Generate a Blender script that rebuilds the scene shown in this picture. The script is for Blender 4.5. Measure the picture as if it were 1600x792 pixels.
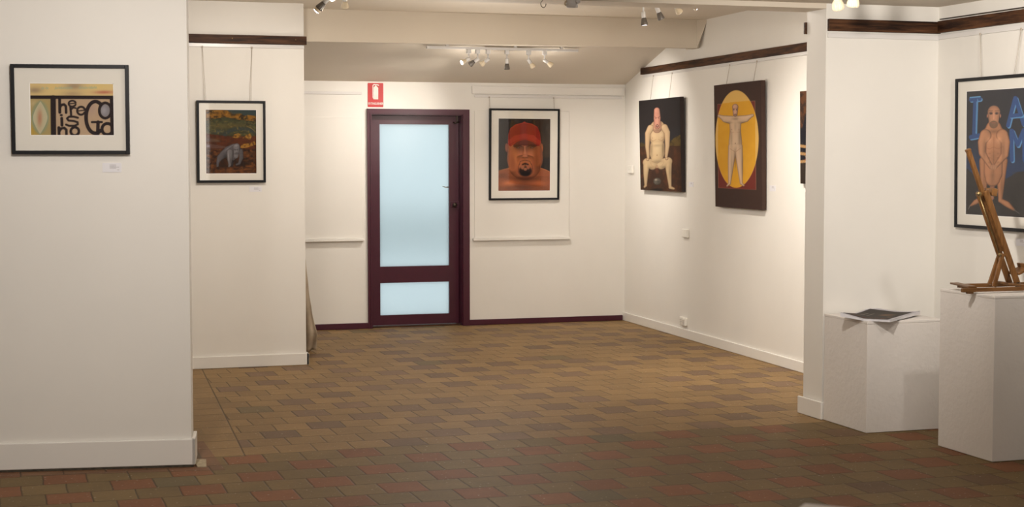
import bpy, bmesh, math, random
import numpy as np
from mathutils import Vector, Matrix
random.seed(4)
for o in list(bpy.data.objects): bpy.data.objects.remove(o)
SC = bpy.context.scene
COL = SC.collection
PI = math.pi

# ------------------------------------------------------------------ camera
CAM_H, YAW, PITCH, FPX = 1.66, .315, .06, 2500.
cam = bpy.data.cameras.new('camera'); camo = bpy.data.objects.new('camera', cam); COL.objects.link(camo)
cam.sensor_width = 36.; cam.lens = 36. * FPX / 1600.
cam.clip_start = .05; cam.clip_end = 200
camo.location = (0, 0, CAM_H)
camo.rotation_euler = (PI / 2 - PITCH, 0, -YAW)
cam.dof.use_dof = True; cam.dof.focus_distance = 12.5; cam.dof.aperture_fstop = 8.
SC.camera = camo

# ------------------------------------------------------------------ view + world
SC.view_settings.view_transform = 'Standard'; SC.view_settings.look = 'None'
SC.view_settings.exposure = 0.88; SC.view_settings.gamma = 1.0
SC.view_settings.use_curve_mapping = False
world = bpy.data.worlds.new('outdoor_sky'); SC.world = world; world.use_nodes = True
bg = world.node_tree.nodes['Background']
bg.inputs[0].default_value = (.845, .905, .905, 1); bg.inputs[1].default_value = .60

# ------------------------------------------------------------------ area lights (unseen fills added behind the camera and overhead)
def area(name, loc, rot, sx, sy, power, col):
    l = bpy.data.lights.new(name, 'AREA'); l.shape = 'RECTANGLE'; l.size = sx; l.size_y = sy
    l.energy = power; l.color = col
    o = bpy.data.objects.new(name, l); o.location = loc; o.rotation_euler = rot; COL.objects.link(o)
    return o
WARM = (1., .915, .82)
area('rear_fill', (1.5, -1.85, 1.5), (PI / 2, 0, 0), 4.0, 1.6, 34, (1., .96, .90))  # added fill from the rear, the wall there has no window
area('ceiling_fill_front', (2.2, 4.6, 2.55), (0, 0, 0), 3.0, 2.5, 10, WARM)  # added overhead fill, no fixture hangs here

def spot(name, loc, target, power, col=WARM, angle=70, blend=.8, size=.03, parent=None):
    l = bpy.data.lights.new(name, 'SPOT'); l.energy = power; l.color = col
    l.spot_size = math.radians(angle); l.spot_blend = blend; l.shadow_soft_size = size
    o = bpy.data.objects.new(name, l); COL.objects.link(o)
    d = Vector(target) - Vector(loc)
    o.rotation_euler = d.to_track_quat('-Z', 'Y').to_euler()
    o.location = loc
    return o
# track lamps of the front room that hang above the top edge of the picture
def point(name, loc, power, col=WARM, size=.06):
    l = bpy.data.lights.new(name, 'POINT'); l.energy = power; l.color = col; l.shadow_soft_size = size
    o = bpy.data.objects.new(name, l); o.location = loc; COL.objects.link(o); return o
# fill points added in mid-air to lift walls and ceilings, no bulbs there
point('fill_point', (2.9, 10.1, 1.9), 13); point('fill_point', (3.6, 11.8, 1.9), 15); point('fill_point', (4.3, 13.3, 1.9), 9); point('fill_point', (1.6, 5.6, 2.2), 16)
spot('front_track_spot', (.35, 6.3, 2.50), (.25, 8.7, 1.6), 66, (1., .93, .86), 110, 1., .06)
spot('front_track_spot', (1.9, 7.6, 2.50), (.75, 8.66, 1.6), 12, (1., .93, .86), 100, 1., .05)
spot('front_track_spot', (3.5, 6.5, 2.45), (5.5, 8.95, 1.8), 116, (1., .93, .85), 90, 1., .05)
spot('front_track_spot', (4.95, 6.5, 2.50), (5.8, 8.0, 1.75), 40, (1., .93, .85), 90, 1., .05)
# lamps of the rear room whose track runs above the top edge of the picture
spot('rear_track_spot', (1.9, 10.8, 2.72), (1.75, 12.64, 1.75), 38, WARM, 95, 1., .05)
spot('rear_track_spot', (1.5, 13.8, 2.5), (3.0, 15.1, 1.4), 14, WARM, 110, 1., .08)
spot('rear_track_spot', (4.67, 9.9, 2.72), (5.95, 10.7, 1.6), 20, WARM, 100, 1., .04)

# ------------------------------------------------------------------ projection helpers (survey of the room)
_fw = Vector((math.sin(YAW) * math.cos(PITCH), math.cos(YAW) * math.cos(PITCH), -math.sin(PITCH)))
_rt = Vector((math.cos(YAW), -math.sin(YAW), 0)); _dn = _fw.cross(_rt)
CAMP = Vector((0, 0, CAM_H))
def ray(px, py): return _fw + _rt * ((px - 800) / FPX) + _dn * ((py - 396) / FPX)
class Wall:
    """vertical wall plane: a = point at its left end, t = direction to the right, n = towards the room"""
    def __init__(s, a, b):
        s.a = Vector((a[0], a[1], 0)); s.t = (Vector((b[0], b[1], 0)) - s.a); s.L = s.t.length; s.t.normalize()
        s.n = Vector((s.t.y, -s.t.x, 0)); s.rz = math.atan2(s.t.y, s.t.x)
    def at(s, px, py, d=0.):
        r = ray(px, py); p0 = s.a + s.n * d
        P = CAMP + r * ((p0 - CAMP).dot(s.n) / r.dot(s.n))
        return (P - s.a).dot(s.t), P.z
    def pt(s, u, d, z): v = s.a + s.t * u + s.n * d; return Vector((v.x, v.y, z))
W_LEFT = Wall((-3.0, 9.285), (1.004, 8.643))
W_COL = Wall((-.5, 12.65), (2.385, 12.65))
W_BACK = Wall((-.5, 15.175), (6.14, 15.12))
W_RIGHT = Wall((6.135, 15.14), (5.85, 9.0))
W_PART = Wall((4.99, 8.97), (5.80, 8.97))
W_END = Wall((5.003, 9.24), (4.99, 8.97))
W_R2 = Wall((5.80, 8.97), (5.80, -2.0))
Z_NEAR, Z_FAR = 2.62, 2.875

# ------------------------------------------------------------------ materials
def newmat(name):
    m = bpy.data.materials.new(name); m.use_nodes = True
    nt = m.node_tree; return m, nt, nt.nodes['Principled BSDF']
def srgb(c):
    c = [x / 255. for x in c]
    return tuple((x / 12.92 if x <= .04045 else ((x + .055) / 1.055) ** 2.4) for x in c)
def plain(name, rgb, rough=.5, metal=0., noise=0., nscale=20., bump=0., bscale=60., spec=.5, emit=None, es=0.):
    m, nt, b = newmat(name)
    b.inputs['Base Color'].default_value = (*rgb, 1); b.inputs['Roughness'].default_value = rough
    b.inputs['Metallic'].default_value = metal
    b.inputs['Specular IOR Level'].default_value = spec
    N = nt.nodes; L = nt.links
    tc = N.new('ShaderNodeTexCoord')
    if noise > 0:
        n = N.new('ShaderNodeTexNoise'); n.inputs['Scale'].default_value = nscale; n.inputs['Detail'].default_value = 5
        L.new(tc.outputs['Object'], n.inputs['Vector'])
        mr = N.new('ShaderNodeMapRange'); mr.inputs[1].default_value = .3; mr.inputs[2].default_value = .7
        mr.inputs[3].default_value = 1 - noise; mr.inputs[4].default_value = 1 + noise
        L.new(n.outputs[0], mr.inputs[0])
        mx = N.new('ShaderNodeVectorMath'); mx.operation = 'SCALE'; mx.inputs[0].default_value = rgb
        L.new(mr.outputs[0], mx.inputs['Scale']); L.new(mx.outputs[0], b.inputs['Base Color'])
    if bump > 0:
        n2 = N.new('ShaderNodeTexNoise'); n2.inputs['Scale'].default_value = bscale; n2.inputs['Detail'].default_value = 4
        L.new(tc.outputs['Object'], n2.inputs['Vector'])
        bp = N.new('ShaderNodeBump'); bp.inputs['Strength'].default_value = bump; bp.inputs['Distance'].default_value = .01
        L.new(n2.outputs[0], bp.inputs['Height']); L.new(bp.outputs[0], b.inputs['Normal'])
    if emit:
        b.inputs['Emission Color'].default_value = (*emit, 1); b.inputs['Emission Strength'].default_value = es
    return m
M = {}
M['wall'] = plain('wall_paint', (.80, .775, .725), .55, noise=.012, nscale=3, bump=.10, bscale=9)
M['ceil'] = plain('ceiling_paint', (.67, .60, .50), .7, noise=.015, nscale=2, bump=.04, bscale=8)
M['trimw'] = plain('white_gloss_trim', (.80, .775, .73), .35, bump=.06, bscale=12)
M['alu'] = plain('white_hanging_rail', (.72, .70, .68), .3)
M['burg'] = plain('burgundy_gloss_paint', (.060, .008, .022), .30, noise=.06, nscale=14, bump=.05, bscale=25)
M['hang'] = plain('white_switch_plastic', (.80, .78, .72), .3)
M['black'] = plain('black_frame_lacquer', (.006, .006, .008), .45, spec=.25)
M['mat'] = plain('cream_mount_board', (.78, .75, .68), .8)
M['matcut'] = plain('mount_bevel_core', (.9, .88, .84), .8)
M['wire'] = plain('hanging_wire', (.46, .40, .33), .5)
M['plinth'] = plain('white_painted_plinth', (.74, .70, .66), .62, noise=.012, nscale=5, bump=.30, bscale=32)
M['card'] = plain('white_label_card', (.78, .77, .80), .6)
M['ink'] = plain('printed_ink', (.12, .11, .12), .7)
M['inklight'] = plain('faint_ink', (.40, .38, .39), .7)
M['brass'] = plain('aged_brass', (.28, .20, .09), .35, .9)
M['dbrass'] = plain('dark_bronze', (.055, .040, .030), .35, .7)
M['steel'] = plain('dull_steel', (.42, .40, .36), .35, .8)
M['lampw'] = plain('white_lamp_plastic', (.66, .65, .64), .4)
M['cream'] = plain('cream_lamp_ceramic', (.66, .56, .40), .5, noise=.06, nscale=60)
M['grey'] = plain('grey_lamp_reflector', (.13, .115, .10), .3, .35)
M['blackp'] = plain('black_lamp_collar', (.012, .012, .012), .4)
M['lens'] = plain('glass_lamp_lens', (.75, .66, .48), .15)
M['lit'] = plain('lit_lamp_face', (.9, .9, 1.), .3, emit=(.86, .86, 1.), es=5.)
M['signred'] = plain('sign_red', (.50, .022, .022), .4)
M['signw'] = plain('sign_white', (.80, .76, .70), .4)
M['cloth'] = plain('beige_canvas_cloth', (.50, .42, .32), .9, noise=.12, nscale=9, bump=.3, bscale=40)
M['mortar'] = plain('bare_mortar', (.40, .33, .22), .9, noise=.2, nscale=30, bump=.4, bscale=60)
M['gapstrip'] = plain('dark_gap_strip', (.06, .05, .035), .95, noise=.5, nscale=40)
M['paper'] = plain('white_paper', (.72, .71, .74), .55)
M['conc'] = plain('outdoor_concrete', (.90, .91, .92), .9, noise=.1, nscale=3)
M['hedge'] = plain('outdoor_hedge', (.10, .14, .13), .9, noise=.4, nscale=6)
M['soffit'] = plain('outdoor_wall', (.55, .6, .62), .9, noise=.05, nscale=2)
M['inside'] = plain('wall_core', (.5, .47, .42), .9, noise=.05, nscale=4)

def wood(name, c1, c2, axis='X', scale=2., rough=.4, stretch=14., contrast=(.35, .65)):
    m, nt, b = newmat(name); N = nt.nodes; L = nt.links
    tc = N.new('ShaderNodeTexCoord'); mp = N.new('ShaderNodeMapping')
    s = {'X': (scale, scale * stretch, scale * stretch), 'Y': (scale * stretch, scale, scale * stretch), 'Z': (scale * stretch, scale * stretch, scale)}[axis]
    mp.inputs['Scale'].default_value = s
    L.new(tc.outputs['Object'], mp.inputs[0])
    n = N.new('ShaderNodeTexNoise'); n.inputs['Scale'].default_value = 3; n.inputs['Detail'].default_value = 8; n.inputs['Roughness'].default_value = .65
    L.new(mp.outputs[0], n.inputs['Vector'])
    cr = N.new('ShaderNodeValToRGB'); cr.color_ramp.elements[0].position = contrast[0]; cr.color_ramp.elements[1].position = contrast[1]
    cr.color_ramp.elements[0].color = (*c1, 1); cr.color_ramp.elements[1].color = (*c2, 1)
    L.new(n.outputs[0], cr.inputs[0]); L.new(cr.outputs[0], b.inputs['Base Color'])
    b.inputs['Roughness'].default_value = rough; b.inputs['Specular IOR Level'].default_value = .22
    bp = N.new('ShaderNodeBump'); bp.inputs['Strength'].default_value = .12; bp.inputs['Distance'].default_value = .004
    L.new(n.outputs[0], bp.inputs['Height']); L.new(bp.outputs[0], b.inputs['Normal'])
    return m
M['rail'] = wood('dark_stained_rail', (.016, .006, .003), (.115, .048, .019), 'X', 1.0, .55, 14., (.40, .66))
M['raily'] = wood('dark_stained_rail_side', (.018, .006, .003), (.125, .050, .018), 'Y', 1.0, .55, 10., (.38, .68))
M['easel'] = wood('varnished_beech', (.115, .050, .016), (.235, .108, .036), 'Z', 3., .35, 8)
M['easelx'] = wood('varnished_beech_rail', (.115, .052, .017), (.20, .095, .034), 'X', 3., .35, 8)

def glassmat():
    m = bpy.data.materials.new('picture_glass'); m.use_nodes = True; nt = m.node_tree; N = nt.nodes; L = nt.links
    N.remove(N['Principled BSDF'])
    t = N.new('ShaderNodeBsdfTransparent'); g = N.new('ShaderNodeBsdfGlossy'); g.inputs['Roughness'].default_value = .02
    lw = N.new('ShaderNodeLayerWeight'); lw.inputs['Blend'].default_value = .5
    pw = N.new('ShaderNodeMath'); pw.operation = 'POWER'; pw.inputs[1].default_value = 5.; L.new(lw.outputs['Facing'], pw.inputs[0])
    f = N.new('ShaderNodeMath'); f.operation = 'MULTIPLY_ADD'; f.inputs[1].default_value = .9; f.inputs[2].default_value = .05; L.new(pw.outputs[0], f.inputs[0])
    x = N.new('ShaderNodeMixShader'); L.new(f.outputs[0], x.inputs[0]); L.new(t.outputs[0], x.inputs[1]); L.new(g.outputs[0], x.inputs[2])
    L.new(x.outputs[0], N['Material Output'].inputs[0]); return m
M['glass'] = glassmat()
def frostmat():
    m = bpy.data.materials.new('frosted_door_glass'); m.use_nodes = True; nt = m.node_tree; N = nt.nodes; L = nt.links
    N.remove(N['Principled BSDF'])
    t = N.new('ShaderNodeBsdfTranslucent'); t.inputs[0].default_value = (.86, .93, .95, 1)
    r = N.new('ShaderNodeBsdfRefraction'); r.inputs['Roughness'].default_value = .42; r.inputs['IOR'].default_value = 1.12
    r.inputs[0].default_value = (.9, .97, 1., 1)
    g = N.new('ShaderNodeBsdfGlossy'); g.inputs['Roughness'].default_value = .3
    x = N.new('ShaderNodeMixShader'); x.inputs[0].default_value = .55
    L.new(t.outputs[0], x.inputs[1]); L.new(r.outputs[0], x.inputs[2])
    y = N.new('ShaderNodeMixShader'); y.inputs[0].default_value = .04
    L.new(x.outputs[0], y.inputs[1]); L.new(g.outputs[0], y.inputs[2])
    L.new(y.outputs[0], N['Material Output'].inputs[0]); return m
M['frost'] = frostmat()

def floormat():
    m, nt, b = newmat('brick_paver_floor'); N = nt.nodes; L = nt.links
    tc = N.new('ShaderNodeTexCoord')
    # slight waviness of the laying lines
    nz = N.new('ShaderNodeTexNoise'); nz.inputs['Scale'].default_value = 1.3; nz.inputs['Detail'].default_value = 3
    L.new(tc.outputs['Object'], nz.inputs['Vector'])
    vs = N.new('ShaderNodeVectorMath'); vs.operation = 'SUBTRACT'; L.new(nz.outputs['Color'], vs.inputs[0]); vs.inputs[1].default_value = (.5, .5, .5)
    vsc = N.new('ShaderNodeVectorMath'); vsc.operation = 'SCALE'; vsc.inputs['Scale'].default_value = .035; L.new(vs.outputs[0], vsc.inputs[0])
    nf = N.new('ShaderNodeTexNoise'); nf.inputs['Scale'].default_value = 22; nf.inputs['Detail'].default_value = 3
    L.new(tc.outputs['Object'], nf.inputs['Vector'])
    vf = N.new('ShaderNodeVectorMath'); vf.operation = 'SUBTRACT'; L.new(nf.outputs['Color'], vf.inputs[0]); vf.inputs[1].default_value = (.5, .5, .5)
    vfc = N.new('ShaderNodeVectorMath'); vfc.operation = 'SCALE'; vfc.inputs['Scale'].default_value = .006; L.new(vf.outputs[0], vfc.inputs[0])
    va = N.new('ShaderNodeVectorMath'); L.new(tc.outputs['Object'], va.inputs[0]); L.new(vsc.outputs[0], va.inputs[1])
    vb = N.new('ShaderNodeVectorMath'); L.new(va.outputs[0], vb.inputs[0]); L.new(vfc.outputs[0], vb.inputs[1])
    sx = N.new('ShaderNodeSeparateXYZ'); L.new(vb.outputs[0], sx.inputs[0])
    raw = N.new('ShaderNodeSeparateXYZ'); L.new(tc.outputs['Object'], raw.inputs[0])
    def mt(op, a, c=None, d=None, clamp=False):
        n = N.new('ShaderNodeMath'); n.operation = op; n.use_clamp = clamp
        for i, v in enumerate((a, c, d)):
            if v is None: continue
            if isinstance(v, (int, float)): n.inputs[i].default_value = v
            else: L.new(v, n.inputs[i])
        return n.outputs[0]
    def mixc(f, a, c):
        n = N.new('ShaderNodeMix'); n.data_type = 'RGBA'
        for i, v in ((0, f), (6, a), (7, c)):
            if isinstance(v, tuple): n.inputs[i].default_value = (*v, 1)
            elif isinstance(v, (int, float)): n.inputs[i].default_value = v
            else: L.new(v, n.inputs[i])
        return n.outputs[2]
    BW, BH = .2155, .247
    ry = mt('DIVIDE', mt('SUBTRACT', sx.outputs[1], 8.625 - 40 * BH), BH)
    row = mt('FLOOR', ry); fy = mt('FRACT', ry)
    par = mt('MODULO', row, 2.)
    ux = mt('DIVIDE', mt('ADD', mt('SUBTRACT', sx.outputs[0], 2.60 - BW / 2 - 60 * BW), mt('MULTIPLY', par, BW * 1.5)), BW)
    col = mt('FLOOR', ux); fx = mt('FRACT', ux)
    dark = mt('LESS_THAN', mt('MODULO', col, 3.), .5)
    c3 = N.new('ShaderNodeCombineXYZ'); L.new(mt('FLOOR', mt('DIVIDE', col, 3.)), c3.inputs[0]); L.new(mt('ADD', row, 71.), c3.inputs[1])
    wn3 = N.new('ShaderNodeTexWhiteNoise'); wn3.noise_dimensions = '2D'; L.new(c3.outputs[0], wn3.inputs['Vector'])
    keep = mt('MAXIMUM', mt('GREATER_THAN', wn3.outputs[0], .30), mt('LESS_THAN', sx.outputs[1], 8.625 + BH))
    dark = mt('MULTIPLY', dark, keep)
    ex = mt('MULTIPLY', mt('MINIMUM', fx, mt('SUBTRACT', 1., fx)), BW)
    ey = mt('MULTIPLY', mt('MINIMUM', fy, mt('SUBTRACT', 1., fy)), BH)
    # border strip by the left wall line: no cross joints, no dark bricks
    bl = mt('SUBTRACT', raw.outputs[0], mt('ADD', mt('MULTIPLY', mt('SUBTRACT', raw.outputs[1], 8.75), .0617), 1.315))
    farz = mt('GREATER_THAN', raw.outputs[1], 8.85)
    inb = mt('MULTIPLY', mt('LESS_THAN', bl, 0.), farz)
    ex = mt('ADD', ex, inb)
    dark = mt('MULTIPLY', dark, mt('SUBTRACT', 1., inb))
    bline = mt('ADD', mt('ABSOLUTE', bl), mt('MULTIPLY', mt('SUBTRACT', 1., farz), 1.))
    e = mt('MINIMUM', mt('MINIMUM', ex, ey), bline)
    # half bricks laid along the foot of the left wall
    ld = mt('SUBTRACT', mt('SUBTRACT', 8.789, mt('MULTIPLY', raw.outputs[0], .160)), raw.outputs[1])
    soldier = mt('MULTIPLY', mt('LESS_THAN', ld, .115), mt('LESS_THAN', raw.outputs[0], 1.16)); soldier = mt('MULTIPLY', soldier, mt('LESS_THAN', raw.outputs[1], 9.4))
    e = mt('MINIMUM', e, mt('ADD', mt('ABSOLUTE', mt('SUBTRACT', ld, .115)), mt('GREATER_THAN', raw.outputs[0], 1.16)))
    # per-brick variation
    cb = N.new('ShaderNodeCombineXYZ'); L.new(col, cb.inputs[0]); L.new(row, cb.inputs[1])
    wn = N.new('ShaderNodeTexWhiteNoise'); wn.noise_dimensions = '2D'; L.new(cb.outputs[0], wn.inputs['Vector'])
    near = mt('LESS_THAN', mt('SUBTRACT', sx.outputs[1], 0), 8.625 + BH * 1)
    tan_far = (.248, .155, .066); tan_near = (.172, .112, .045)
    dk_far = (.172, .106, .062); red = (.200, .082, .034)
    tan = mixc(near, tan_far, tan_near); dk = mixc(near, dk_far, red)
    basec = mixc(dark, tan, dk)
    basec = mixc(mt('MULTIPLY', soldier, .8), basec, (.18, .09, .05))
    odd = mt('GREATER_THAN', wn.outputs[0], .985)
    basec = mixc(mt('MULTIPLY', odd, .6), basec, (.08, .07, .04))
    v = mt('ADD', mt('MULTIPLY', wn.outputs[0], .22), .89)
    n2 = N.new('ShaderNodeTexNoise'); n2.inputs['Scale'].default_value = 45; n2.inputs['Detail'].default_value = 6; n2.inputs['Roughness'].default_value = .7
    L.new(tc.outputs['Object'], n2.inputs['Vector'])
    n3 = N.new('ShaderNodeTexNoise'); n3.inputs['Scale'].default_value = 5; n3.inputs['Detail'].default_value = 4
    L.new(tc.outputs['Object'], n3.inputs['Vector'])
    v = mt('MULTIPLY', v, mt('ADD', .74, mt('MULTIPLY', n2.outputs[0], .52)))
    v = mt('MULTIPLY', v, mt('ADD', .78, mt('MULTIPLY', n3.outputs[0], .44)))
    sc = N.new('ShaderNodeVectorMath'); sc.operation = 'SCALE'; L.new(basec, sc.inputs[0]); L.new(v, sc.inputs['Scale'])
    jw = mt('ADD', .0025, mt('MULTIPLY', n3.outputs[0], .007))
    jm = mt('SUBTRACT', 1., mt('DIVIDE', e, jw), clamp=True)
    jm = mt('MULTIPLY', jm, mt('ADD', .25, mt('MULTIPLY', n2.outputs[0], 1.3)), clamp=True)
    fin = mixc(jm, sc.outputs[0], (.040, .028, .014))
    # pale specks
    vo = N.new('ShaderNodeTexNoise'); vo.inputs['Scale'].default_value = 60; vo.inputs['Detail'].default_value = 0
    L.new(tc.outputs['Object'], vo.inputs['Vector'])
    sp = mt('MULTIPLY', mt('GREATER_THAN', vo.outputs[0], .80), .5)
    fin = mixc(sp, fin, (.5, .45, .36))
    L.new(fin, b.inputs['Base Color'])
    b.inputs['Roughness'].default_value = .6
    b.inputs['Specular IOR Level'].default_value = .2
    bp = N.new('ShaderNodeBump'); bp.inputs['Strength'].default_value = .5; bp.inputs['Distance'].default_value = .004
    hh = mt('ADD', mt('MULTIPLY', mt('MINIMUM', mt('DIVIDE', e, .008), 1.), 1.), mt('MULTIPLY', n2.outputs[0], .35))
    hh = mt('ADD', hh, mt('MULTIPLY', wn.outputs[0], .5))
    L.new(hh, bp.inputs['Height']); L.new(bp.outputs[0], b.inputs['Normal'])
    return m
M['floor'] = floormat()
def paintmat():
    m, nt, b = newmat('artist_paint'); N = nt.nodes; L = nt.links
    a = N.new('ShaderNodeAttribute'); a.attribute_name = 'paint'
    L.new(a.outputs['Color'], b.inputs['Base Color']); b.inputs['Roughness'].default_value = .6
    b.inputs['Specular IOR Level'].default_value = .12
    tc = N.new('ShaderNodeTexCoord'); n = N.new('ShaderNodeTexNoise'); n.inputs['Scale'].default_value = 180
    L.new(tc.outputs['Object'], n.inputs['Vector']); bp = N.new('ShaderNodeBump'); bp.inputs['Strength'].default_value = .15; bp.inputs['Distance'].default_value = .002
    L.new(n.outputs[0], bp.inputs['Height']); L.new(bp.outputs[0], b.inputs['Normal'])
    return m
M['paint'] = paintmat()

# ------------------------------------------------------------------ mesh builder
class MB:
    def __init__(s): s.v = []; s.f = []; s.m = []; s.T = Matrix.Identity(4); s.mi = 0; s.sm = []
    def add(s, vs, fs, smooth=False):
        o = len(s.v); s.v += [s.T @ Vector(p) for p in vs]
        s.f += [tuple(i + o for i in f) for f in fs]; s.m += [s.mi] * len(fs); s.sm += [smooth] * len(fs); return s
    def box(s, a, b):
        x0, x1 = sorted((a[0], b[0])); y0, y1 = sorted((a[1], b[1])); z0, z1 = sorted((a[2], b[2]))
        return s.add([(x0, y0, z0), (x1, y0, z0), (x1, y1, z0), (x0, y1, z0), (x0, y0, z1), (x1, y0, z1), (x1, y1, z1), (x0, y1, z1)],
                     [(0, 3, 2, 1), (4, 5, 6, 7), (0, 1, 5, 4), (1, 2, 6, 5), (2, 3, 7, 6), (3, 0, 4, 7)])
    def bbox(s, a, b, r=.003):
        """box with chamfered edges"""
        bm = bmesh.new(); lo = [min(a[i], b[i]) for i in range(3)]; hi = [max(a[i], b[i]) for i in range(3)]
        bmesh.ops.create_cube(bm, size=1.)
        for v in bm.verts: v.co = Vector([lo[i] + (v.co[i] + .5) * (hi[i] - lo[i]) for i in range(3)])
        bmesh.ops.bevel(bm, geom=list(bm.edges), offset=min(r, min(hi[i] - lo[i] for i in range(3)) * .45), segments=2, affect='EDGES', profile=.5)
        bm.verts.index_update()
        s.add([v.co.copy() for v in bm.verts], [tuple(v.index for v in f.verts) for f in bm.faces]); bm.free(); return s
    def prism(s, poly, y0, y1, ax=(0, 2, 1)):
        """polygon in the (ax0, ax1) plane extruded along ax2"""
        n = len(poly); vs = []
        for y in (y0, y1):
            for p in poly:
                q = [0, 0, 0]; q[ax[0]] = p[0]; q[ax[1]] = p[1]; q[ax[2]] = y; vs.append(q)
        fs = [tuple(range(n))[::-1], tuple(range(n, 2 * n))] + [(i, (i + 1) % n, (i + 1) % n + n, i + n) for i in range(n)]
        return s.add(vs, fs)
    def bar(s, p, q, w, h, up=(0, 0, 1), r=.002):
        """rectangular bar from p to q; w across, h along up"""
        p = Vector(p); q = Vector(q); d = q - p; Ln = d.length; d.normalize()
        x = d.cross(Vector(up)); x.normalize(); u = x.cross(d)
        R = Matrix((x, d, u)).transposed().to_4x4(); R.translation = p
        T = s.T; s.T = T @ R; s.bbox((-w / 2, 0, -h / 2), (w / 2, Ln, h / 2), r); s.T = T; return s
    def tube(s, pts, r, n=8, cap=True):
        pts = [Vector(p) for p in pts]; rs = r if isinstance(r, (list, tuple)) else [r] * len(pts)
        vs = []; up = Vector((0, 0, 1))
        d0 = (pts[1] - pts[0]).normalized()
        a = d0.cross(up if abs(d0.z) < .9 else Vector((1, 0, 0))).normalized()
        for i, p in enumerate(pts):
            d = (pts[min(i + 1, len(pts) - 1)] - pts[max(i - 1, 0)]).normalized()
            a = (a - d * a.dot(d)).normalized(); b = d.cross(a)
            for k in range(n):
                t = 2 * PI * k / n; vs.append(p + (a * math.cos(t) + b * math.sin(t)) * rs[i])
        fs = [(i * n + k, i * n + (k + 1) % n, (i + 1) * n + (k + 1) % n, (i + 1) * n + k) for i in range(len(pts) - 1) for k in range(n)]
        if cap: fs += [tuple(range(n))[::-1], tuple(range((len(pts) - 1) * n, len(pts) * n))]
        return s.add(vs, fs, True)
    def lathe(s, p, d, prof, n=24, ribs=0, ra=.0):
        """prof = [(along, radius)] about the axis d from p"""
        p = Vector(p); d = Vector(d).normalized()
        a = d.cross(Vector((0, 0, 1)) if abs(d.z) < .9 else Vector((1, 0, 0))).normalized(); b = d.cross(a)
        vs = []
        for (h, r) in prof:
            for k in range(n):
                t = 2 * PI * k / n; rr = r * (1 + (ra * (k % 2) if ribs else 0))
                vs.append(p + d * h + (a * math.cos(t) + b * math.sin(t)) * rr)
        m = len(prof)
        fs = [(i * n + k, i * n + (k + 1) % n, (i + 1) * n + (k + 1) % n, (i + 1) * n + k) for i in range(m - 1) for k in range(n)]
        fs += [tuple(range(n))[::-1], tuple(range((m - 1) * n, m * n))]
        return s.add(vs, fs, not ribs)
    def build(s, name, mats, parent=None):
        me = bpy.data.meshes.new(name); me.from_pydata([tuple(v) for v in s.v], [], s.f)
        for m in (mats if isinstance(mats, (list, tuple)) else [mats]): me.materials.append(m)
        me.polygons.foreach_set('material_index', s.m); me.polygons.foreach_set('use_smooth', s.sm)
        bm = bmesh.new(); bm.from_mesh(me); bmesh.ops.recalc_face_normals(bm, faces=bm.faces); bm.to_mesh(me); bm.free()
        me.update(); o = bpy.data.objects.new(name, me); COL.objects.link(o)
        if parent: o.parent = parent
        return o
def tag(o, label, cat, group=None):
    o['label'] = label; o['category'] = cat
    if group: o['group'] = group
    return o
def thing(name, label, cat, loc=(0, 0, 0), rot=(0, 0, 0), group=None):
    o = bpy.data.objects.new(name, None); COL.objects.link(o); o.empty_display_size = .1
    o.location = loc; o.rotation_euler = rot
    return tag(o, label, cat, group)
def struct(o, label=None):
    o['kind'] = 'structure'
    if label: o['label'] = label
    return o
def wallbox(mb, w, u0, u1, d0, d1, z0, z1):
    """box in wall coordinates: u along, d out of the wall into the room, z up"""
    T = Matrix.Translation(w.a) @ Matrix.Rotation(w.rz, 4, 'Z')
    o = mb.T; mb.T = o @ T; mb.box((u0, -d0, z0), (u1, -d1, z1)); mb.T = o; return mb

# ------------------------------------------------------------------ room shell
struct(MB().add([(-3.2, -2.2, 0), (7, -2.2, 0), (7, 15.2, 0), (-3.2, 15.2, 0), (-3.2, -2.2, -.1), (7, -2.2, -.1), (7, 15.2, -.1), (-3.2, 15.2, -.1)],
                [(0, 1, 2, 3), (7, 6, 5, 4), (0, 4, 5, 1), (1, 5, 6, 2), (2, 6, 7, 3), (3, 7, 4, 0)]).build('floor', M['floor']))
# ceilings: near room flat, rear room flat then raked down to the back wall, header and beam between
Y_BR, Y_BK = 13.25, 15.2
zr = lambda y: Z_FAR - max(0, y - Y_BR) * (Z_FAR - 2.395) / (15.12 - Y_BR)
mb = MB(); mb.prism([(9.24, Z_FAR), (Y_BR, Z_FAR), (15.30, zr(15.30)), (15.30, 3.1), (9.24, 3.1)], -.6, 6.4, (1, 2, 0))
struct(mb.build('ceiling', M['ceil']), 'flat and raked white ceiling of the rear room')
mb = MB(); mb.box((-3.2, -2.2, Z_NEAR), (6.0, 8.97, Z_NEAR + .3)); struct(mb.build('ceiling', M['ceil']), 'flat white ceiling of the front room')
mb = MB(); mb.box((-.6, 8.97, 2.588), (4.99, 9.24, 3.1)); struct(mb.build('trim_1', M['ceil']), 'painted header over the wide opening between the rooms')
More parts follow.
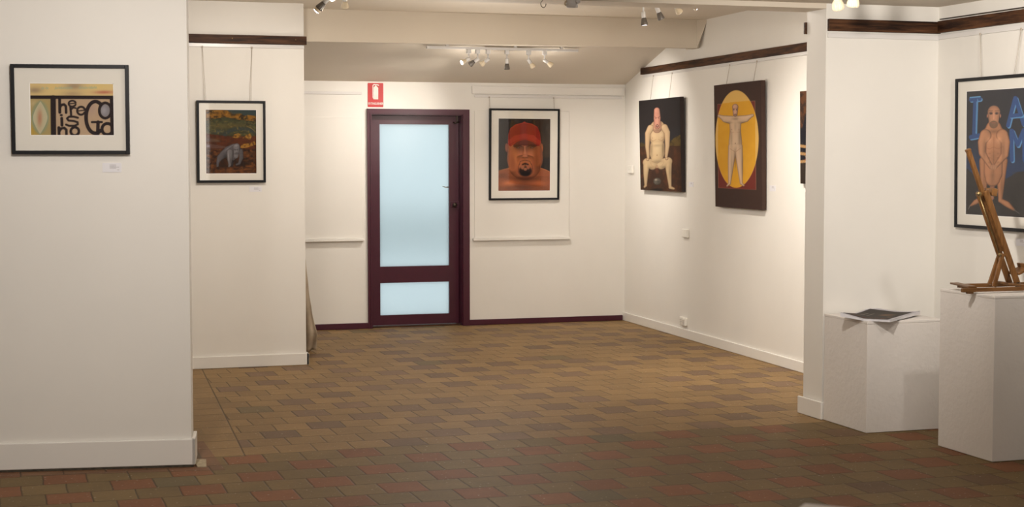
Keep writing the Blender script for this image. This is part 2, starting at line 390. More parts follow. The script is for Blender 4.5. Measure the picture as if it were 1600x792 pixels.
# ceiling beam with a slanted right end
mb = MB()
xe0, xe1 = 5.99, 6.06
mb.prism([(-.6, 2.590), (5.98, 2.628), (5.98, 2.90), (-.6, 2.90)], 13.06, 13.16, (0, 2, 1))
cw = W_RIGHT.at(1105, 28); cw = W_RIGHT.pt(cw[0], -.01, 2.89); dw = W_RIGHT.at(1090, 74.5); dw = W_RIGHT.pt(dw[0], -.01, 2.630)
mb.add([(5.98, 13.06, 2.628), (5.98, 13.06, 2.90), tuple(cw), tuple(dw), (5.98, 13.3, 2.628), (5.98, 13.3, 2.90), (6.06, 13.3, 2.90), (6.06, 13.3, 2.632)],
       [(0, 1, 2), (0, 2, 3), (0, 3, 7, 4), (4, 7, 6, 5), (1, 5, 6, 2), (2, 6, 7, 3), (0, 4, 5, 1)])
struct(mb.build('trim_2', M['ceil']), 'white painted ceiling beam crossing the rear room')

mb = MB(); wallbox(mb, W_LEFT, 0, W_LEFT.L, -.24, 0, 0, 2.75); struct(mb.build('wall_left', M['wall']), 'large blank white wall with the lettering picture')
mb = MB(); wallbox(mb, W_COL, 0, W_COL.L, -.2, 0, 0, Z_FAR + .02); struct(mb.build('wall_left_rear', M['wall']), 'short white wall carrying the ape picture')
mb = MB(); mb.box((-.7, 8.9, 0), (-.5, 15.3, 3.)); struct(mb.build('wall_left_far', M['wall']))
mb = MB(); mb.box((-3.2, -2.2, 0), (-3.0, 9.5, 2.8)); struct(mb.build('wall_left_front', M['wall']))
mb = MB(); mb.box((-3.2, -2.2, 0), (6.0, -2.0, 2.8)); struct(mb.build('wall_behind', M['wall']))
mb = MB(); wallbox(mb, W_RIGHT, -.1, W_RIGHT.L, -.15, 0, 0, 3.1); struct(mb.build('wall_right', M['wall']))
mb = MB(); wallbox(mb, W_R2, -.0, W_R2.L, -.2, 0, 0, 2.8); struct(mb.build('wall_right_front', M['wall']))
mb = MB(); mb.prism([(4.99, 8.97), (6.0, 8.97), (6.0, 9.24), (5.003, 9.24)], 0, 2.9, (0, 1, 2)); struct(mb.build('wall_partition', M['wall']), 'stub partition wall between the two rooms')
# back wall with the door opening
DX0, _ = W_BACK.at(578, 340); DX1, _ = W_BACK.at(725, 340)
DZ = 2.095
mb = MB(); wallbox(mb, W_BACK, -.1, DX0, -.16, 0, 0, 2.9); wallbox(mb, W_BACK, DX1, W_BACK.L + .2, -.16, 0, 0, 2.9)
wallbox(mb, W_BACK, DX0, DX1, -.16, 0, DZ, 2.9)
struct(mb.build('wall_back', M['wall']))

# baseboards
def base(name, w, u0, u1, h, t, mat, lab=None, r=.004):
    mb = MB(); T = Matrix.Translation(w.a) @ Matrix.Rotation(w.rz, 4, 'Z'); mb.T = T
    mb.bbox((u0, 0.0, 0.001), (u1, -t, h), r); return struct(mb.build(name, mat), lab)
mb = MB(); mb.T = Matrix.Translation(W_LEFT.a) @ Matrix.Rotation(W_LEFT.rz, 4, 'Z')
mb.bbox((0, 0, .012), (W_LEFT.L + .02, -.02, .152), .004); mb.bbox((W_LEFT.L, -.02, .012), (W_LEFT.L + .02, .24, .152), .004)
struct(mb.build('baseboard_left', M['trimw']))
mb = MB(); mb.T = Matrix.Translation(W_COL.a) @ Matrix.Rotation(W_COL.rz, 4, 'Z')
mb.bbox((0, 0, .001), (W_COL.L + .02, -.02, .095), .004); mb.bbox((W_COL.L, -.02, .001), (W_COL.L + .02, .2, .095), .004)
struct(mb.build('baseboard_left_rear', M['trimw']))
base('baseboard_right', W_RIGHT, 0.02, W_RIGHT.L - .02, .085, .018, M['trimw'])
mb = MB()
mb.T = Matrix.Identity(4)
mb.bbox((4.972, 8.952, .001), (4.99, 9.26, .112), .004); mb.bbox((4.9905, 8.952, .001), (5.78, 8.9695, .112), .003)
struct(mb.build('baseboard_partition', M['trimw']))
ua0, _ = W_BACK.at(574, 340); ua1, _ = W_BACK.at(733, 340)
base('baseboard_back_left', W_BACK, .3, ua0, .058, .016, M['burg'])
base('baseboard_back_right', W_BACK, ua1, W_BACK.L - .03, .055, .016, M['burg'])

# dark picture rails and white hanging rails
def brown(name, w, u0, u1, z0, z1, t=.03, lab=None, nails=()):
    mb = MB(); mb.T = Matrix.Translation(w.a) @ Matrix.Rotation(w.rz, 4, 'Z')
    mb.bbox((u0, 0, z0), (u1, -t, z1), .002); mb.mi = 1
    for u in nails: mb.lathe((u, -t + .001, (z0 + z1) / 2 + .006), (0, -1, 0), [(0, .006), (.003, .005)], 10)
    return struct(mb.build(name, [M['raily'] if abs(w.t.y) > .7 else M['rail'], M['brass']]), lab)
def white(name, w, u0, u1, z0, z1, t=.016, lab=None, mat=None):
    mb = MB(); mb.T = Matrix.Translation(w.a) @ Matrix.Rotation(w.rz, 4, 'Z')
    mb.bbox((u0, 0, z0), (u1, -t, z1), .002); return struct(mb.build(name, mat or M['alu']), lab)
brown('trim_3', W_COL, .9, W_COL.L + .018, 2.548, 2.615, nails=[W_COL.at(362, 60)[0], W_COL.at(461, 63)[0]], lab='dark stained picture rail on the short left wall')
white('trim_4', W_COL, .9, W_COL.L - .0, 2.518, 2.546, .014, 'thin white hanging rail under the left picture rail')
uR0 = W_RIGHT.at(1005, 108)[0]
brown('trim_5', W_RIGHT, uR0, W_RIGHT.L - .05, 2.468, 2.532, lab='dark stained picture rail on the right wall')
white('trim_6', W_RIGHT, uR0 + .02, W_RIGHT.L - .05, 2.440, 2.466, .014, 'thin white hanging rail on the right wall')
brown('trim_7', W_PART, .008, W_PART.L - .0, 2.449, 2.524, .026, 'dark stained picture rail on the stub partition')
white('trim_8', W_PART, .008, W_PART.L - .0, 2.408, 2.438, .014, 'white hanging rail on the stub partition')
brown('trim_9', W_R2, .026, 3.2, 2.453, 2.528, .026, 'dark stained picture rail on the near right wall')
white('trim_10', W_R2, .016, 3.2, 2.412, 2.442, .014, 'white hanging rail on the near right wall')
mb = MB(); mb.tube([W_R2.pt(.03, .01, 2.540), W_R2.pt(.5, .022, 2.538), W_R2.pt(1.2, .024, 2.536), W_R2.pt(3.2, .024, 2.536)], .004, 6)
struct(mb.build('trim_11', M['dbrass']), 'thin dark cable lying on the near right picture rail')
brown('trim_12', Wall((5.6, 9.24), (4.995, 9.24)), .0, .612, 2.45, 2.524, .02, 'end of the picture rail on the back of the partition')
u0, _ = W_BACK.at(737, 140); u1, _ = W_BACK.at(981, 140)
white('trim_13', W_BACK, u0, W_BACK.L - .02, 2.283, 2.360, .020, 'wide white board above the portrait', M['trimw'])
u0, _ = W_BACK.at(741, 150); u1, _ = W_BACK.at(971, 150)
white('trim_14', W_BACK, u0, u1, 2.250, 2.276, .016, 'white hanging rail above the portrait')
u1, _ = W_BACK.at(565, 145)
white('trim_15', W_BACK, 2.6, u1, 2.262, 2.290, .014, 'white hanging rail left of the door')

# flush white window boards with a ledge
def board(u0, u1, z0, z1, label, lu0, lu1):
    t = thing('window_board', label, 'wall panel', W_BACK.pt((u0 + u1) / 2, 0, z0), (0, 0, W_BACK.rz))
    h = (u1 - u0) / 2
    MB().bbox((-h, 0, 0), (h, -.012, z1 - z0), .003).build('panel', M['wall'], t)
    c = (u0 + u1) / 2
    m = MB().bbox((lu0 - c, 0, -.02), (lu1 - c, -.042, .003), .004); m.bbox((lu0 - c + .01, 0, .004), (lu1 - c - .06, -.024, .012), .002)
    m.build('ledge', M['trimw'], t)
a0 = W_BACK.at(741, 300)[0]; a1 = W_BACK.at(889, 300)[0]
board(a0, a1, .858, 2.12, 'white board with a narrow ledge behind the red cap portrait', W_BACK.at(738, 374)[0], W_BACK.at(889, 374)[0])
a1 = W_BACK.at(566, 300)[0]
board(2.75, a1, .873, 2.045, 'white board with a narrow ledge left of the burgundy door', 2.75, W_BACK.at(568, 374)[0])

# ------------------------------------------------------------------ door
door = bpy.data.objects.new('door_1', None); COL.objects.link(door); struct(door, 'burgundy door with two frosted glass panes')
door.location = W_BACK.pt((DX0 + DX1) / 2, 0, 0); door.rotation_euler = (0, 0, W_BACK.rz)
hw = (DX1 - DX0) / 2; cx = (DX0 + DX1) / 2
A0 = ua0 - cx; A1 = ua1 - cx
m = MB()
m.prism([(A0, 0), (-hw + .012, 0), (-hw + .012, DZ - .012), (hw - .012, DZ - .012), (hw - .012, 0), (A1, 0), (A1, 2.128), (A0, 2.128)], 0, -.022)
m.prism([(-hw + .002, 0), (-hw + .016, 0), (-hw + .016, DZ - .016), (hw - .016, DZ - .016), (hw - .016, 0), (hw - .002, 0), (hw - .002, DZ - .002), (-hw + .002, DZ - .002)], -.022, -.028)
m.build('architrave', M['burg'], door)
m = MB(); F = .022
m.prism([(-hw, 0), (-hw + F, 0), (-hw + F, DZ - .028), (hw - F, DZ - .028), (hw - F, 0), (hw, 0), (hw, DZ), (-hw, DZ)], 0, .16)
F2 = .040
m.prism([(-hw, 0), (-hw + F2, 0), (-hw + F2, DZ - .050), (hw - F2, DZ - .050), (hw - F2, 0), (hw, 0), (hw, DZ), (-hw, DZ)], .147, .16)
m.build('frame', M['burg'], door)
# leaf, set back in the frame
LD = .105
def dl(px, py):
    u, z = W_BACK.at(px, py, -LD); return u - cx, z
lx0, lx1 = -hw + F + .003, hw - F - .003
lz0, lz1 = .016, DZ - .032
g0, gt = dl(593, 194); g1, gb = dl(702, 414.5); _, ht = dl(650, 441); _, hb = dl(650, 491)
print('door', lx0, lx1, g0, g1, gt, gb, ht, hb)
m = MB()
def fr(mb, x0, x1, z0, z1, X0, X1, Z0, Z1, y0, y1):
    mb.box((x0, y0, z0), (X0, y1, z1)); mb.box((X1, y0, z0), (x1, y1, z1)); mb.box((X0, y0, z0), (X1, y1, Z0)); mb.box((X0, y0, Z1), (X1, y1, z1))
m.box((lx0, LD, lz0), (g0, LD + .04, lz1)); m.box((g1, LD, lz0), (lx1, LD + .04, lz1))
m.box((g0, LD, lz0), (g1, LD + .04, hb)); m.box((g0, LD, ht), (g1, LD + .04, gb)); m.box((g0, LD, gt), (g1, LD + .04, lz1))
leaf = m.build('door_leaf', M['burg'], door)
m = MB(); m.box((g0 - .005, LD + .016, gb - .005), (g1 + .005, LD + .022, gt + .005)); o = m.build('glass_pane', M['frost'], leaf); o['label'] = 'tall upper frosted pane'
m = MB(); m.box((g0 - .005, LD + .016, hb - .005), (g1 + .005, LD + .022, ht + .005)); o = m.build('glass_pane', M['frost'], leaf); o['label'] = 'small lower frosted pane'
lu, lz = dl(711, 320)
m = MB(); m.bbox((lu - .05, LD, lz - .028), (lu + .05, LD - .012, lz + .034), .003); m.box((lu - .055, LD, lz - .043), (lu + .055, LD - .008, lz - .034)); o = m.build('rim_lock', M['burg'], leaf)
m = MB(); m.lathe((lu - .012, LD - .012, lz), (0, -1, 0), [(0, .014), (.01, .012), (.016, .022), (.034, .022), (.04, .014)], 20); m.build('knob', M['dbrass'], leaf)
lu2, lz2 = dl(713, 188)
m = MB(); m.bbox((lu2 - .005, LD, lz2 - .03), (lu2 + .012, LD - .012, lz2 + .05), .002); m.tube([(lu2 - .03, LD - .01, lz2 - .02), (lu2 - .02, LD - .02, lz2 - .03), (lu2 + .005, LD - .02, lz2 - .02), (lu2 + .03, LD - .015, lz2 - .015)], .008, 8)
m.build('top_catch', M['dbrass'], leaf)
hu, hz = dl(692, 291); 
m = MB(); m.tube([(g1 + .0, LD + .012, hz - .008), (g1 - .03, LD + .012, hz - .010), (g1 - .065, LD + .012, hz - .001)], [.006, .006, .002], 8); o = m.build('lever_handle', M['steel'], leaf)
m = MB(); m.box((lx0, .03, .001), (lx1, .16, .010)); m.build('threshold', M['rail'], door)
# outdoors behind the frosted glass
mb = MB(); mb.box((-6, 15.36, -.08), (24, 42, -.01)); struct(mb.build('floor_outside', M['conc']), 'pale paving outside the door')
mb = MB(); mb.box((2, 27.0, -.01), (16, 27.8, .72)); tag(mb.build('low_hedge', M['hedge']), 'blurred low dark shape behind the frosted door glass', 'hedge')

# ------------------------------------------------------------------ paintings: numpy paint on a fine vertex grid
class Canvas:
    def __init__(s, W, H, TL, TR, BL, BR, seed=1):
        s.W, s.H = W, H
        u, v = np.meshgrid(np.linspace(0, 1, W), np.linspace(0, 1, H))
        B = lambda i: (TL[i] * (1 - u) * (1 - v) + TR[i] * u * (1 - v) + BL[i] * (1 - u) * v + BR[i] * u * v)
        s.X, s.Y = B(0), B(1); s.u, s.v = u, v
        s.C = np.zeros((H, W, 3)); s.rng = np.random.RandomState(seed)
    def lin(s, c): return np.array(c, float)
    def noise(s, sx, sy, oct=3):
        out = np.zeros_like(s.X); amp = 1.; tot = 0
        for o in range(oct):
            nx = int((s.X.max() - s.X.min()) / sx * 2 ** o) + 3; ny = int((s.Y.max() - s.Y.min()) / sy * 2 ** o) + 3
            g = s.rng.rand(ny, nx); fx = s.u * (nx - 1.001); fy = s.v * (ny - 1.001)
            ix = fx.astype(int); iy = fy.astype(int); tx = fx - ix; ty = fy - iy; tx = tx * tx * (3 - 2 * tx); ty = ty * ty * (3 - 2 * ty)
            out += amp * ((g[iy, ix] * (1 - tx) + g[iy, ix + 1] * tx) * (1 - ty) + (g[iy + 1, ix] * (1 - tx) + g[iy + 1, ix + 1] * tx) * ty)
            tot += amp; amp *= .55
        return out / tot
    def blend(s, mask, col):
        m = np.clip(mask, 0, 1)[..., None]; s.C = s.C * (1 - m) + (col if isinstance(col, np.ndarray) and col.ndim == 3 else s.lin(col)) * m
    def fill(s, col): s.C[:] = s.lin(col)
    def dark(s, mask, k): s.C *= (1 - np.clip(mask, 0, 1) * k)[..., None]
    def shp(s, d, r, col, edge, soft, a=1., light=0.):
        # d = normalised radius 0..1 ; shade towards the rim as the painter did
        m = np.clip((1 - d) * r / soft, 0, 1) * a
        sh = 1 - edge * np.clip(d, 0, 1) ** 3
        s.blend(m, s.lin(col)[None, None] * sh[..., None])
    def ell(s, cx, cy, rx, ry, col, edge=.3, soft=2., rot=0., a=1.):
        c, n = math.cos(math.radians(rot)), math.sin(math.radians(rot))
        x = (s.X - cx) * c + (s.Y - cy) * n; y = -(s.X - cx) * n + (s.Y - cy) * c
        s.shp(np.sqrt((x / rx) ** 2 + (y / ry) ** 2), min(rx, ry), col, edge, soft, a)
    def glow(s, cx, cy, rx, ry, col, a=1.):
        d = ((s.X - cx) / rx) ** 2 + ((s.Y - cy) / ry) ** 2; s.blend(np.exp(-d * 1.5) * a, col)
    def cap(s, pts, rs, col, edge=.35, soft=2., a=1.):
        best = np.full_like(s.X, 9.)
        if not isinstance(rs, (list, tuple)): rs = [rs] * len(pts)
        for (p, q, r0, r1) in zip(pts[:-1], pts[1:], rs[:-1], rs[1:]):
            dx, dy = q[0] - p[0], q[1] - p[1]; L2 = dx * dx + dy * dy + 1e-9
            t = np.clip(((s.X - p[0]) * dx + (s.Y - p[1]) * dy) / L2, 0, 1)
            d = np.hypot(s.X - p[0] - t * dx, s.Y - p[1] - t * dy) / (r0 + (r1 - r0) * t)
            best = np.minimum(best, d)
        s.shp(best, min(rs) if min(rs) > 1 else 1.5, col, edge, soft, a)
    def poly(s, pts, col, a=1., tex=None):
        ins = np.zeros(s.X.shape, bool); n = len(pts)
        for i in range(n):
            x1, y1 = pts[i]; x2, y2 = pts[(i + 1) % n]
            if y1 == y2: continue
            c = ((y1 > s.Y) != (y2 > s.Y)) & (s.X < (x2 - x1) * (s.Y - y1) / (y2 - y1) + x1); ins ^= c
        m = ins.astype(float) * a
        if tex is not None: m = m * tex
        s.blend(m, col)
    def body(s, parts, col, edge=.3, soft=2., k=.12, lx=-.25, ly=-.25, rimcol=None):
        """limbs and masses merged into one smooth painted figure; each part is a list of points and radii"""
        h = np.full_like(s.X, -9.); gx = np.zeros_like(s.X); gy = np.zeros_like(s.X)
        for pts, rs in parts:
            if len(pts) == 1: pts = [pts[0], (pts[0][0], pts[0][1] + .01)]
            rs = list(rs) if isinstance(rs, (list, tuple)) else [rs] * len(pts)
            if len(rs) < len(pts): rs = rs + [rs[-1]] * (len(pts) - len(rs))
            b = np.full_like(s.X, -9.); bx = np.zeros_like(s.X); by = np.zeros_like(s.X)
            for (p, q, r0, r1) in zip(pts[:-1], pts[1:], rs[:-1], rs[1:]):
                dx, dy = q[0] - p[0], q[1] - p[1]; L2 = dx * dx + dy * dy + 1e-9
                t = np.clip(((s.X - p[0]) * dx + (s.Y - p[1]) * dy) / L2, 0, 1); rr_ = r0 + (r1 - r0) * t
                ox = s.X - p[0] - t * dx; oy = s.Y - p[1] - t * dy; v = rr_ - np.hypot(ox, oy)
                m = v > b; b = np.where(m, v, b); bx = np.where(m, ox / rr_, bx); by = np.where(m, oy / rr_, by)
            w = np.clip(.5 + (b - h) / (2 * 6.), 0, 1)          # smooth union over six units
            gx = gx * (1 - w) + bx * w; gy = gy * (1 - w) + by * w; h = h * (1 - w) + b * w + 6. * w * (1 - w) * .5
        d2 = gx * gx + gy * gy
        sh = 1 - edge * np.clip(1 - h / 9., 0, 1) ** 1.5 - .10 * d2 + (lx * gx + ly * gy) * .32
        rim = s.lin(rimcol if rimcol else (col[0] * .8, col[1] * .66, col[2] * .6)); f = np.clip(1 - h / 8., 0, 1)[..., None] * .55
        C = (s.lin(col)[None, None] * (1 - f) + rim * f) * sh[..., None]
        s.blend(np.clip(h / soft, 0, 1), np.clip(C, 0, 255))
    def tone(s, cx, cy, rx, ry, k, rot=0.):
        """darken (k > 0) or lighten (k < 0) the paint in a soft oval"""
        c, n = math.cos(math.radians(rot)), math.sin(math.radians(rot))
        x = (s.X - cx) * c + (s.Y - cy) * n; y = -(s.X - cx) * n + (s.Y - cy) * c
        m = np.exp(-((x / rx) ** 2 + (y / ry) ** 2) * 1.4)[..., None]; s.C = np.clip(s.C * (1 - k * m), 0, 255)
    def ring(s, cx, cy, rx, ry, w, col, a0=0, a1=360, a=1.):
        pts = [(cx + rx * math.cos(math.radians(t)), cy + ry * math.sin(math.radians(t))) for t in np.linspace(a0, a1, 25)]
        s.cap(pts, w, col, 0, 1.5, a)
    def mesh(s, name, w, h, y, parent, gain=1.):
        """grid standing at local y, from (-w/2, 0) to (w/2, h), painted side towards -y"""
        W, H = s.W, s.H
        xs = (s.u - .5) * w; zs = (1 - s.v) * h
        return grid_mesh(name, np.stack([xs, np.full_like(xs, y), zs], -1), s.C, parent, gain)
def grid_mesh(name, co, C, parent, gain=1.):
    H, W = co.shape[:2]
    i = np.arange(H * W).reshape(H, W)
    f = np.stack([i[1:, :-1], i[1:, 1:], i[:-1, 1:], i[:-1, :-1]], -1).reshape(-1, 4)
    me = bpy.data.meshes.new(name)
    me.vertices.add(H * W); me.vertices.foreach_set('co', co.reshape(-1).astype(np.float32))
    me.loops.add(f.size); me.loops.foreach_set('vertex_index', f.reshape(-1).astype(np.int32))
    me.polygons.add(len(f)); me.polygons.foreach_set('loop_start', np.arange(0, f.size, 4, dtype=np.int32))
    me.update(calc_edges=True)
    c = np.clip(C / 255., 0, 1); c = np.where(c <= .04045, c / 12.92, ((c + .055) / 1.055) ** 2.4) * gain
    at = me.color_attributes.new('paint', 'FLOAT_COLOR', 'POINT')
    rgba = np.ones((H * W, 4), np.float32); rgba[:, :3] = c.reshape(-1, 3)
    at.data.foreach_set('color', rgba.reshape(-1)); me.materials.append(M['paint']); me.validate()
    o = bpy.data.objects.new(name, me); COL.objects.link(o)
    if parent: o.parent = parent
    return o

def paint_lettering():
    c = Canvas(260, 170, (142, 157), (706, 168), (153, 521), (711, 525), 3)
    c.fill((178, 152, 124)); n = c.noise(60, 60); c.blend(n * .5, (196, 170, 138))
    c.poly([(130, 150), (720, 150), (720, 262), (130, 250)], (214, 188, 130))
    c.glow(180, 210, 60, 26, (150, 128, 105), .8); c.glow(440, 185, 70, 30, (150, 130, 110), .8); c.glow(430, 235, 80, 20, (165, 140, 110), .7)
    c.glow(640, 228, 80, 14, (176, 98, 78), .8); c.glow(300, 180, 60, 30, (220, 190, 120), .6); c.glow(600, 190, 80, 20, (216, 190, 120), .6)
    sc = (150, 172, 150)
    for i, x0 in enumerate((222, 250, 312, 335, 352, 372, 392, 410, 472, 492, 512, 535, 552, 572)):   # pale scribbled handwriting
        c.cap([(x0, 205 - (i % 2) * 4), (x0 + 6, 186), (x0 + 9, 204), (x0 + 16, 190), (x0 + 18, 203)], 2.2, sc, 0, 1.5, .75)
    # left panel
    c.poly([(140, 262), (290, 268), (294, 530), (140, 530)], (170, 150, 100)); c.glow(170, 480, 60, 60, (186, 152, 60), .8); c.glow(175, 300, 50, 30, (190, 172, 130), .7)
    c.ell(217, 395, 64, 122, (150, 150, 112), 0, 10)
    def almond(w, h, col):
        pts = []
        for t in np.linspace(-1, 1, 30): pts.append((217 + w * (1 - abs(t) ** 1.6), 397 + h * t))
        for t in np.linspace(1, -1, 30): pts.append((217 - w * (1 - abs(t) ** 1.6), 397 + h * t))
        c.poly(pts, col)
    almond(56, 120, (140, 150, 122)); almond(48, 112, (188, 182, 150)); c.glow(214, 400, 20, 75, (178, 130, 102), 1.)
    c.glow(400, 400, 120, 80, (184, 160, 135), .5); c.glow(560, 340, 40, 60, (172, 146, 130), .8); c.glow(385, 500, 60, 20, (190, 165, 140), .5)
    K = (38, 28, 30)
    c.cap([(135, 256), (720, 264)], 13, K, 0, 3)
    c.cap([(301, 262), (306, 535)], 19, K, 0, 3)
    c.cap([(344, 272), (346, 362)], 11, K, 0, 3); c.cap([(346, 330), (356, 312), (374, 308), (386, 320), (388, 364)], 10, K, 0, 3)
    c.ring(428, 303, 24, 20, 7, K, 20, 345); c.cap([(408, 304), (450, 300)], 5, K, 0, 3)
    c.cap([(416, 326), (421, 380)], 9, K, 0, 3); c.cap([(420, 345), (434, 330), (452, 334)], 7, K, 0, 3)
    c.ring(487, 352, 26, 27, 8, K, 25, 350); c.cap([(464, 354), (512, 348)], 5.5, K, 0, 3)
    c.ell(356, 381, 12, 9, K, 0, 3); c.cap([(359, 402), (361, 450)], 11, K, 0, 3)
    c.cap([(466, 400), (440, 392), (408, 392), (394, 404), (404, 418), (440, 422), (464, 430), (466, 444), (445, 454), (408, 454), (388, 446)], 8.5, K, 0, 3)
    c.cap([(340, 466), (343, 530)], 11, K, 0, 3); c.cap([(344, 490), (356, 472), (376, 468), (390, 482), (391, 530)], 10, K, 0, 3)
    c.ring(446, 492, 27, 28, 9.5, K)
    c.ring(582, 398, 62, 108, 13, K, 55, 325)
    c.cap([(560, 430), (625, 430)], 9, K, 0, 3); c.cap([(600, 430), (598, 512), (585, 520)], 13, K, 0, 3)
    c.ell(648, 352, 34, 46, (132, 128, 132), 0, 6); c.glow(640, 350, 20, 30, (165, 160, 165), .8); c.ring(648, 352, 40, 52, 10, K)
    c.cap([(692, 275), (697, 535)], 15, K, 0, 3); c.ring(662, 478, 36, 38, 11, K)
    return c
def paint_ape():
    c = Canvas(190, 240, (40, 33), (594, 42), (42, 738), (594, 738), 5)
    c.fill((70, 38, 20)); n = c.noise(90, 60, 4); c.blend((n - .35) * 1.6, (104, 56, 28)); n2 = c.noise(40, 30, 4); c.blend((n2 - .5) * 2.2, (40, 26, 18))
    t = c.noise(36, 26, 5); c.blend(np.clip((t - .52) * 4, 0, 1) * .8, (150, 92, 40)); t = c.noise(30, 30, 5); c.blend(np.clip((t - .56) * 5, 0, 1) * .8, (24, 18, 16))
    # sky and hills
    c.poly([(30, 20), (610, 20), (610, 130), (30, 110)], (52, 66, 66))
    def band(pts, col, k=.6, col2=(40, 32, 20)):
        t = c.noise(28, 22, 4); c.poly(pts, col); c.poly(pts, col2, k * 1.4, np.clip((t - .42) * 3, 0, 1))
    band([(30, 20), (260, 40), (340, 90), (420, 85), (470, 110), (520, 100), (610, 120), (610, 240), (30, 200)], (136, 96, 34), 1.1, (46, 34, 18))
    for x, y, rx, ry in ((100, 110, 60, 30), (160, 80, 40, 30), (255, 85, 60, 35), (390, 105, 40, 28), (420, 90, 14, 8), (540, 130, 50, 24), (500, 150, 20, 8), (300, 75, 16, 6)):
        c.glow(x, y, rx, ry, (168, 112, 36), .55)
    t = c.noise(14, 10, 3); c.poly([(30, 30), (610, 100), (610, 190), (30, 150)], (196, 142, 52), .8, np.clip((t - .66) * 6, 0, 1))
    band([(30, 160), (120, 140), (260, 120), (400, 150), (610, 175), (610, 330), (30, 320)], (72, 76, 50), .6, (48, 44, 30))
    c.glow(200, 220, 150, 40, (110, 96, 54), .7); c.glow(380, 215, 120, 30, (104, 86, 46), .6); c.glow(180, 280, 90, 30, (74, 84, 78), .8)
    c.cap([(230, 330), (300, 270), (400, 245), (520, 260), (600, 300)], 30, (58, 66, 62), .2, 20); c.cap([(500, 225), (545, 250), (600, 300)], 5, (150, 120, 70), 0, 4)
    band([(30, 290), (120, 310), (220, 320), (320, 350), (500, 330), (610, 330), (610, 470), (30, 470)], (96, 46, 20), .5, (56, 30, 18))
    c.poly([(30, 345), (60, 340), (190, 375), (200, 388), (30, 384)], (92, 82, 88), .6); c.poly([(30, 400), (260, 440), (300, 462), (30, 458)], (104, 84, 84), .6)
    c.glow(70, 435, 30, 14, (150, 140, 160), .8); c.glow(150, 370, 60, 25, (118, 92, 60), .6)
    for pts in ([(330, 340), (350, 308), (400, 295), (425, 320), (420, 345), (380, 352)], [(440, 350), (470, 325), (520, 298), (540, 330), (525, 365), (470, 358)], [(410, 450), (440, 415), (520, 405), (570, 385), (585, 420), (500, 450), (440, 462)]):
        t = c.noise(20, 16, 3); c.poly(pts, (166, 118, 46)); c.poly(pts, (90, 56, 24), 1., np.clip((t - .45) * 4, 0, 1))
    c.glow(520, 345, 16, 8, (214, 182, 110), .7)
    t = c.noise(70, 30, 4); c.poly([(30, 460), (610, 455), (610, 745), (30, 745)], (132, 76, 34), .9, np.clip((t - .5) * 3, 0, 1)); t = c.noise(26, 18, 4); c.poly([(30, 460), (610, 455), (610, 745), (30, 745)], (34, 20, 14), .8, np.clip((t - .52) * 4, 0, 1)); c.glow(300, 700, 90, 20, (120, 76, 50), .6); c.glow(500, 520, 80, 20, (112, 74, 38), .5)
    c.ell(420, 625, 100, 45, (34, 22, 16), 0, 25, a=.85); c.ell(240, 650, 80, 20, (40, 26, 18), 0, 14, a=.8)
    t = c.noise(18, 14, 4); c.poly([(30, 150), (610, 180), (610, 330), (30, 300)], (128, 110, 56), .8, np.clip((t - .55) * 5, 0, 1))
    G = (96, 92, 96); D = (50, 47, 50)
    c.body([([(420, 490), (426, 560), (404, 625), (372, 638)], [26, 24, 15, 11])], (96, 92, 95), .3)
    c.body([([(325, 585), (328, 650)], [18, 11])], D, .3)
    c.body([([(235, 530), (196, 560), (172, 610), (170, 650)], [42, 34, 18, 14]), ([(230, 530), (290, 490), (350, 455), (385, 460)], [42, 56, 48, 34]), ([(300, 500), (335, 560), (355, 555)], [44, 34, 26]), ([(175, 655), (162, 656)], [10, 9])], G, .35)
    c.cap([(262, 500), (268, 570), (284, 630)], 4, (60, 56, 58), 0, 6, .8)
    c.body([([(302, 500), (300, 570), (302, 640), (292, 656)], [34, 29, 17, 12])], (122, 118, 120), .35)
    c.cap([(335, 470), (338, 540), (330, 590)], 4, (56, 52, 54), 0, 6, .8)
    c.body([([(372, 448), (372, 492), (368, 545)], [38, 32, 28]), ([(378, 436)], [32])], (126, 122, 125), .35)
    c.tone(372, 520, 30, 10, .3); c.tone(352, 470, 8, 20, .2); c.tone(250, 560, 22, 40, .3); c.tone(310, 600, 10, 40, .3); c.tone(285, 540, 6, 50, -.3); c.tone(270, 470, 50, 8, -.25, -35); c.tone(372, 432, 22, 8, -.22); c.tone(400, 560, 8, 40, -.15); c.tone(178, 600, 7, 30, -.2)
    for x in (360, 384): c.ell(x, 478, 7, 4, (40, 38, 40), 0, 1.5)
    c.cap([(362, 510), (375, 507), (392, 511)], 2.2, (40, 36, 38), 0, 1.5); c.cap([(350, 470), (370, 474), (395, 469)], 2.5, (60, 56, 58), 0, 2)
    c.cap([(268, 470), (310, 440), (350, 420)], 3, (160, 156, 156), 0, 3, .8); c.cap([(285, 530), (287, 600)], 3, (165, 160, 160), 0, 3, .7)
    return c
